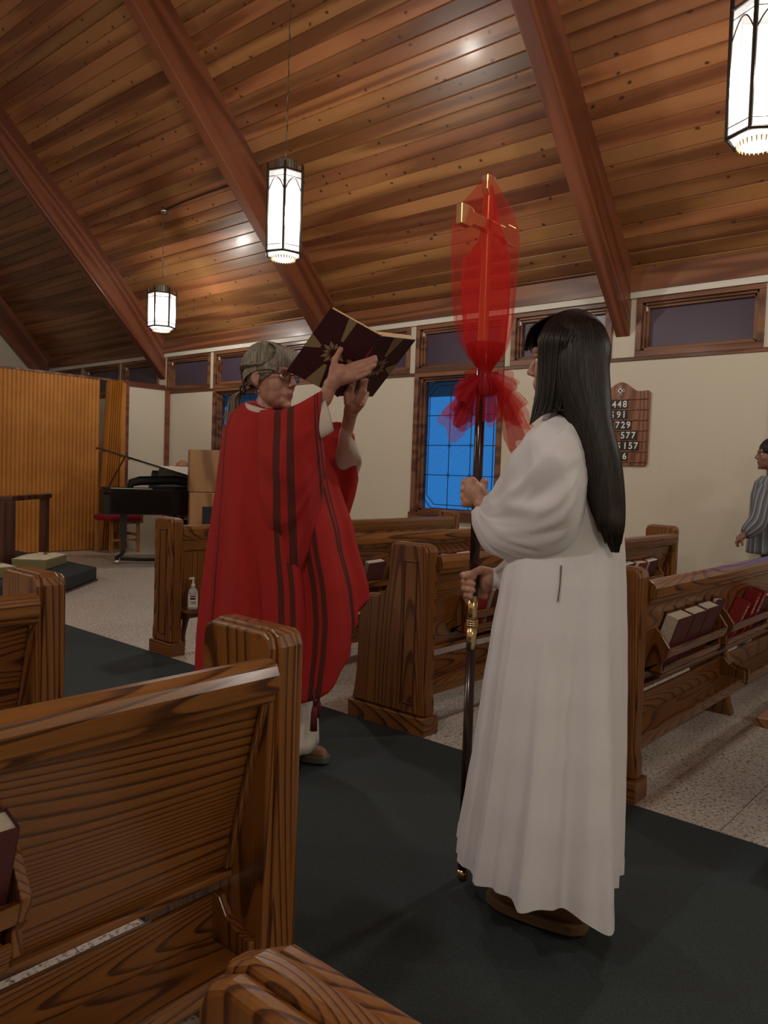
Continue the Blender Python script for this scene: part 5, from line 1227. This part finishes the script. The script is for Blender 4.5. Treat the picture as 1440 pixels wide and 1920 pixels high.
# spectacles
gl = MB(); M['frame_g'] = mat('plum spectacle frame', (.05, .03, .035), .3)
for sg in (1, -1):
    gl.tube([qb(.098-.012*abs(math.cos(t))*(1 if math.cos(t)*sg > 0 else 0), sg*.033+.026*math.cos(t), -.002+.020*math.sin(t)) for t in [2*math.pi*i/24 for i in range(25)]], .0018, 5)
    gl.tube([qb(.088, sg*.060, .006), qb(.05, sg*.076, .006), qb(-.005, sg*.082, .004), qb(-.02, sg*.081, -.012)], .0019, 5)
gl.tube([qb(.099, .009, .004), qb(.103, 0, .006), qb(.099, -.009, .004)], .0018, 5)
spx = empty('spectacles', tuple(qb(.1, 0, 0)), 'plum framed spectacles worn by the grey haired person', 'glasses')
gl.build('frame', M['frame_g'], spx)
lens = mat('clear lens', (1, 1, 1), .03); lens.node_tree.nodes['Principled BSDF'].inputs['Transmission Weight'].default_value = 1; lens.node_tree.nodes['Principled BSDF'].inputs['IOR'].default_value = 1.05
for sg in (1, -1):
    MB().add([qb(.097-.010*max(0, math.cos(t)*sg), sg*.033+.025*math.cos(t), -.002+.019*math.sin(t)) for t in [2*math.pi*i/24 for i in range(24)]], [tuple(range(24))]).build('lens', lens, spx)
MB().tube([qb(0, -.078, -.05)+Vector((.006*math.cos(t), .004*math.sin(t), -.012+.010*math.sin(t+.8))) for t in [i*.7 for i in range(10)]], .001, 4).build('earring', M['steel'], pb)

# ---------------------------------------------------------------- the open book held up
BL, TL, TR, BR = P(537, 695, 2.98), P(620, 577, 2.86), P(715, 630, 2.885), P(632, 743, 3.005)
FT = P(780, 637, 3.045); FB = BR+FT-TR
M['bookcover'] = noisy('dark maroon leather', (.030, .004, .008), (.040, .006, .011), 120, .4, 3, .15); M['gold'] = mat('dull gold tooling', (.23, .165, .075), .6)
bk = empty('gospel_book', tuple((BL+TR)/2), 'large open maroon book with gold cross and leaf emblem on the covers', 'book')
def plate(b, t, t2, b2, th, nm, m, parent):
    n = (t-b).cross(b2-b).normalized()
    if n.dot((b+t2)/2-CAMP) < 0: n = -n
    o = MB().hexa([b, b2, b2+n*th, b+n*th, t, t2, t2+n*th, t+n*th]).build(nm, m, parent, bev=.0015); return o, n
c1, n1 = plate(BL, TL, TR, BR, .004, 'front_cover', M['bookcover'], bk)
c2, n2 = plate(BR, TR, FT, FB, .004, 'back_cover', M['bookcover'], bk)
def shrink(a_, b_, c, d, k, k2, n, o): 
    m_ = (a_+b_+c+d)/4; return [p+(m_-p)*k+n*o for p in (a_, b_, c, d)]
pg = [p for p in (BL.lerp(BR, .03), TL.lerp(TR, .03), TR, BR)]; pg2 = [p for p in (BR, TR, FT.lerp(TR, .03), FB.lerp(BR, .03))]
ins_ = (TL-BL).normalized()*.006
for q4, n, nm in ((pg, n1, 'page_block'), (pg2, n2, 'page_block')):
    b, t, t2, b2 = q4; b, b2, t, t2 = b+ins_, b2+ins_, t-ins_*.3, t2-ins_*.3
    MB().hexa([b+n*.004, b2+n*.004, b2+n*.030, b+n*.030, t+n*.004, t2+n*.004, t2+n*.030, t+n*.030]).build(nm, M['page_gold'], bk)
MB().tube([BR, TR], .006, 8).build('spine', M['bookcover'], bk)
MB().tube([TR+Vector((0, 0, .004)), TR-(TR-BR).normalized()*.10-n1*.008], .0025, 5).build('ribbon', M['redbook'], bk)
def emblem(b, t, t2, b2, n, parent):
    def uv(u, v, o=.0012): return b+(b2-b)*u+(t-b)*v-n*o
    W_, H_ = (b2-b).length, (t-b).length
    A_ = lambda x, y: uv(.5+x/W_, .5+y/H_)
    for dx, dy, L in ((1, 0, W_/2), (-1, 0, W_/2), (0, 1, H_/2), (0, -1, H_/2)):
        px_, py_ = -dy, dx; pts = [(.055, .006), (L-.002, .030)]
        v = [A_(dx*a_+px_*w*s, dy*a_+py_*w*s) for a_, w, s in ((.055, .006, 1), (.055, .006, -1), (L-.002, .030, -1), (L-.002, .030, 1))]
        MB().add(v, [(0, 1, 2, 3)]).build('emblem_arm', M['gold'], parent)
    lf = MB()
    for k in range(12):
        a_ = 2*math.pi*(k+.5)/12; r0, r1 = .014, .052 if k % 3 else .040; w = .0075
        pts = [(r0, 0), ((r0+r1)/2, w), (r1, 0), ((r0+r1)/2, -w)]
        lf.add([A_(x*math.cos(a_)-y*math.sin(a_), x*math.sin(a_)+y*math.cos(a_)) for x, y in pts], [(0, 1, 2, 3)])
    lf.build('emblem_leaves', M['gold'], parent, kind='stuff')
emblem(BL, TL, TR, BR, n1, c1); emblem(BR, TR, FT, FB, n2, c2)

# ---------------------------------------------------------------- person walking in the side aisle
DC = 5.72
pc_ = P(1452, 1200, DC); pc_.z = 0
pc = empty('person', (pc_.x, pc_.y, 0), 'dark haired person in a grey striped shirt walking along the side wall', 'person')
fc = -RH*.97+DH*.24; Rc = frame(fc); hc = P(1446, 852, DC)
pr, lips, qc = head_prims(hc, Rc, .95); lc = Rc @ Vector((0, 1, 0)); nk = hc+Rc @ Vector((-.035, 0, -.17)); base = Vector((pc_.x, pc_.y, 0)); chest = base+Vector((0, 0, 1.12)); hips = base+Vector((0, 0, .76))
pr += [('c', nk, .05, chest, .09), ('c', chest, .10, hips, .10), ('c', chest+lc*.1, .06, chest-lc*.1, .06)]
for sg, st in ((1, .10), (-1, -.10)):
    pr += [('c', hips+lc*.07*sg, .08, base+lc*.08*sg+fc*st*.6+Vector((0, 0, .42)), .052), ('c', base+lc*.08*sg+fc*st*.6+Vector((0, 0, .42)), .05, base+lc*.08*sg+fc*st+Vector((0, 0, .09)), .035), ('c', base+lc*.08*sg+fc*st+Vector((0, 0, .05)), .035, base+lc*.08*sg+fc*(st+.1)+Vector((0, 0, .035)), .03)]
wr = P(1395, 1003, 5.58)
pr += [('c', chest+lc*.13+Vector((0, 0, .10)), .05, P(1422, 985, 5.55), .04), ('c', P(1422, 985, 5.55), .04, wr, .028), ('c', wr, .026, P(1387, 1010, 5.57), .026)]
for i in range(4): pr += [('c', P(1386, 1008+2*i, 5.555+.012*i), .011, P(1380+.6*i, 1016+1.5*i, 5.555+.012*i), .009), ('c', P(1380+.6*i, 1016+1.5*i, 5.555+.012*i), .0088, P(1382+i, 1024, 5.555+.012*i), .008)]
pr += [('c', P(1390, 1010, 5.55), .012, P(1392, 1022, 5.545), .009)]
pr += [('c', chest-lc*.13+Vector((0, 0, .10)), .05, chest-lc*.18-fc*.06-Vector((0, 0, .16)), .04), ('c', chest-lc*.18-fc*.06-Vector((0, 0, .16)), .04, chest-lc*.17+fc*.02-Vector((0, 0, .36)), .03)]
organic('body', pr, .006, M['skin_c'], pc, 3, lips); eyes(qc, pc, .95)
def stripe_cloth(name, cols, freq):
    m = cloth(name, cols[0], 300, .85, .15, .1); uvn = nd(m, 'ShaderNodeUVMap'); sp = nd(m, 'ShaderNodeSeparateXYZ'); lk(m, uvn.outputs[0], sp.inputs[0])
    a_ = nd(m, 'ShaderNodeMath', operation='MULTIPLY'); a_.inputs[1].default_value = freq; lk(m, sp.outputs[0], a_.inputs[0]); f = nd(m, 'ShaderNodeMath', operation='FRACT'); lk(m, a_.outputs[0], f.inputs[0])
    r = ramp(m, f.outputs[0], [(0.0, cols[0]), (.3, cols[0]), (.36, cols[1]), (.5, cols[1]), (.56, cols[2]), (.8, cols[2]), (.9, cols[0])]); lk(m, r.outputs[0], m.node_tree.nodes['Principled BSDF'].inputs['Base Color']); return m
M['stripes'] = stripe_cloth('grey striped shirt', ((.10, .11, .13), (.36, .37, .38), (.17, .18, .20)), 20)
M['navy'] = cloth('dark navy trousers', (.012, .016, .026), 400)
garment([(893, 1428, 1474, .06), (905, 1416, 1488, .10), (930, 1410, 1494, .14), (980, 1407, 1497, .15), (1035, 1402, 1500, .16)], DC, lambda th: .705, 24, 120, lambda th, zf, t: .02*math.sin(7*th+2)*t+.012*math.sin(13*th)*t, 'shirt', M['stripes'], pc)
rs = smooth_rings(ellipse_loft([((1426, 905), (1440, 950), 5.60, .06), ((1416, 930), (1440, 970), 5.56, .065), ((1408, 965), (1432, 995), 5.54, .06), ((1394, 985), (1412, 1008), 5.56, .05), ((1391, 994), (1402, 1010), 5.575, .038)], 32), 4)
uvloft(rs, 'shirt_sleeve', M['stripes'], pc, 0, .35, swap=True)
rs = [[v-lc*.0 for v in r] for r in ellipse_loft([((1470, 905), (1500, 950), 5.80, .06), ((1480, 950), (1505, 970), 5.82, .06), ((1485, 1000), (1500, 1015), 5.82, .04)], 24)]
uvloft(smooth_rings(rs, 3), 'shirt_sleeve', M['stripes'], pc, 0, .35, swap=True)
tr = []
for sg, st in ((1, .10), (-1, -.10)):
    ring = lambda c, r: [c+RH*(r*math.cos(2*math.pi*k/24))+DH*(r*math.sin(2*math.pi*k/24)) for k in range(24)]
    tr.append(MB().loft(smooth_rings([ring(hips+lc*.05*sg+Vector((0, 0, .02)), .125), ring(hips+lc*.07*sg-Vector((0, 0, .1)), .105), ring(base+lc*.08*sg+fc*st*.6+Vector((0, 0, .42)), .078), ring(base+lc*.08*sg+fc*st+Vector((0, 0, .06)), .06)], 4)).build('trouser_leg', M['navy'], pc, smooth=True))
    d = base+lc*.08*sg+fc*(st+.16); e = base+lc*.08*sg+fc*(st-.08)
    shoe(d+Vector((0, 0, -.008)), e+Vector((0, 0, -.008)), .042, .075, '', M['black'], M['sole2'], pc)
hm = MB(); vs_, fs = [], []
def haircap(q, fx, sc, nm, m, parent, front=.42, back=.80):
    vs_, fs = [], []; N1, N2 = 36, 20
    for i in range(N2+1):
        for k in range(N1):
            t = 2*math.pi*k/N1; ct = math.cos(t); lim = (back-(back-front)*(.5+.5*ct)**.8)*math.pi*i/N2; wob = 1+.012*math.sin(9*t+i)
            vs_.append(q(-.020+.108*math.sin(lim)*ct*wob, .084*math.sin(lim)*math.sin(t)*wob, .036+.097*math.cos(lim)*wob))
    for i in range(N2):
        for k in range(N1): fs.append((i*N1+k, i*N1+(k+1) % N1, (i+1)*N1+(k+1) % N1, (i+1)*N1+k))
    o = MB().add(vs_, fs).build(nm, m, parent, smooth=True); so = o.modifiers.new('thick', 'SOLIDIFY'); so.thickness = .012; so.offset = 1; return o
haircap(qc, 0, 1, 'hair', M['hair_brown'], pc, .55, .84)

# ---------------------------------------------------------------- seated pianist, only the head shows over the music
BR_ = Vector((6.17, 9.10, 0))
bn = empty('piano_bench', tuple(BR_), 'black bench under the seated pianist', 'bench')
MB().box(BR_.x-.26, BR_.x+.26, BR_.y-.14, BR_.y+.14, .40, .46).build('seat', M['black'], bn, bev=.01)
for x in (BR_.x-.24, BR_.x+.20):
    for y in (BR_.y-.13, BR_.y+.09): MB().box(x, x+.04, y, y+.04, 0, .40).build('leg', M['piano'], bn)
bn.rotation_euler.z = math.radians(-27)
pd = empty('person', (6.17, 9.1, .46), 'sandy haired pianist seated behind the sheet music', 'person')
hd_ = on_y(342, 878, 9.0); fd = Vector((-.45, -.89, 0)); Rd = frame(fd); hd_ = hd_-Vector((0, 0, .03)); pr, lips, qd = head_prims(hd_, Rd, .95)
ld = Rd @ Vector((0, 1, 0)); nk = hd_+Rd @ Vector((-.035, 0, -.17)); hp = Vector((hd_.x+.05, 9.10, .56))
pr += [('c', nk, .055, hp+Vector((-.02, -.04, .28)), .11), ('c', hp+Vector((-.02, -.04, .28)), .12, hp, .10)]
for sg in (1, -1): pr += [('c', hp+ld*.08*sg, .085, hp+ld*.10*sg+fd*.34-Vector((0, 0, .02)), .06), ('c', hp+ld*.10*sg+fd*.34-Vector((0, 0, .02)), .055, hp+ld*.1*sg+fd*.32-Vector((0, 0, .50)), .038), ('c', nk+ld*.10*sg-Vector((0, 0, .05)), .05, nk+ld*.18*sg+fd*.06-Vector((0, 0, .24)), .04), ('c', nk+ld*.18*sg+fd*.06-Vector((0, 0, .24)), .04, Vector((nk.x, nk.y, .80))+fd*.22+ld*.16*sg, .028)]
organic('body', pr, .008, M['skin_a'], pd, 3, lips); eyes(qd, pd, .95); haircap(qd, 0, 1, 'hair', M['hair_red'], pd)
ring = lambda c, rx, ry: [c+Vector((rx*math.cos(2*math.pi*k/28), ry*math.sin(2*math.pi*k/28), 0)) for k in range(28)]
MB().loft(smooth_rings([ring(nk+Vector((0, 0, -.01)), .07, .07), ring(nk-Vector((0, 0, .05)), .19, .11), ring(hp+Vector((-.01, -.03, .26)), .19, .15), ring(hp+Vector((0, 0, -.02)), .17, .14)], 4)).build('jumper', M['navy'], pd, smooth=True)
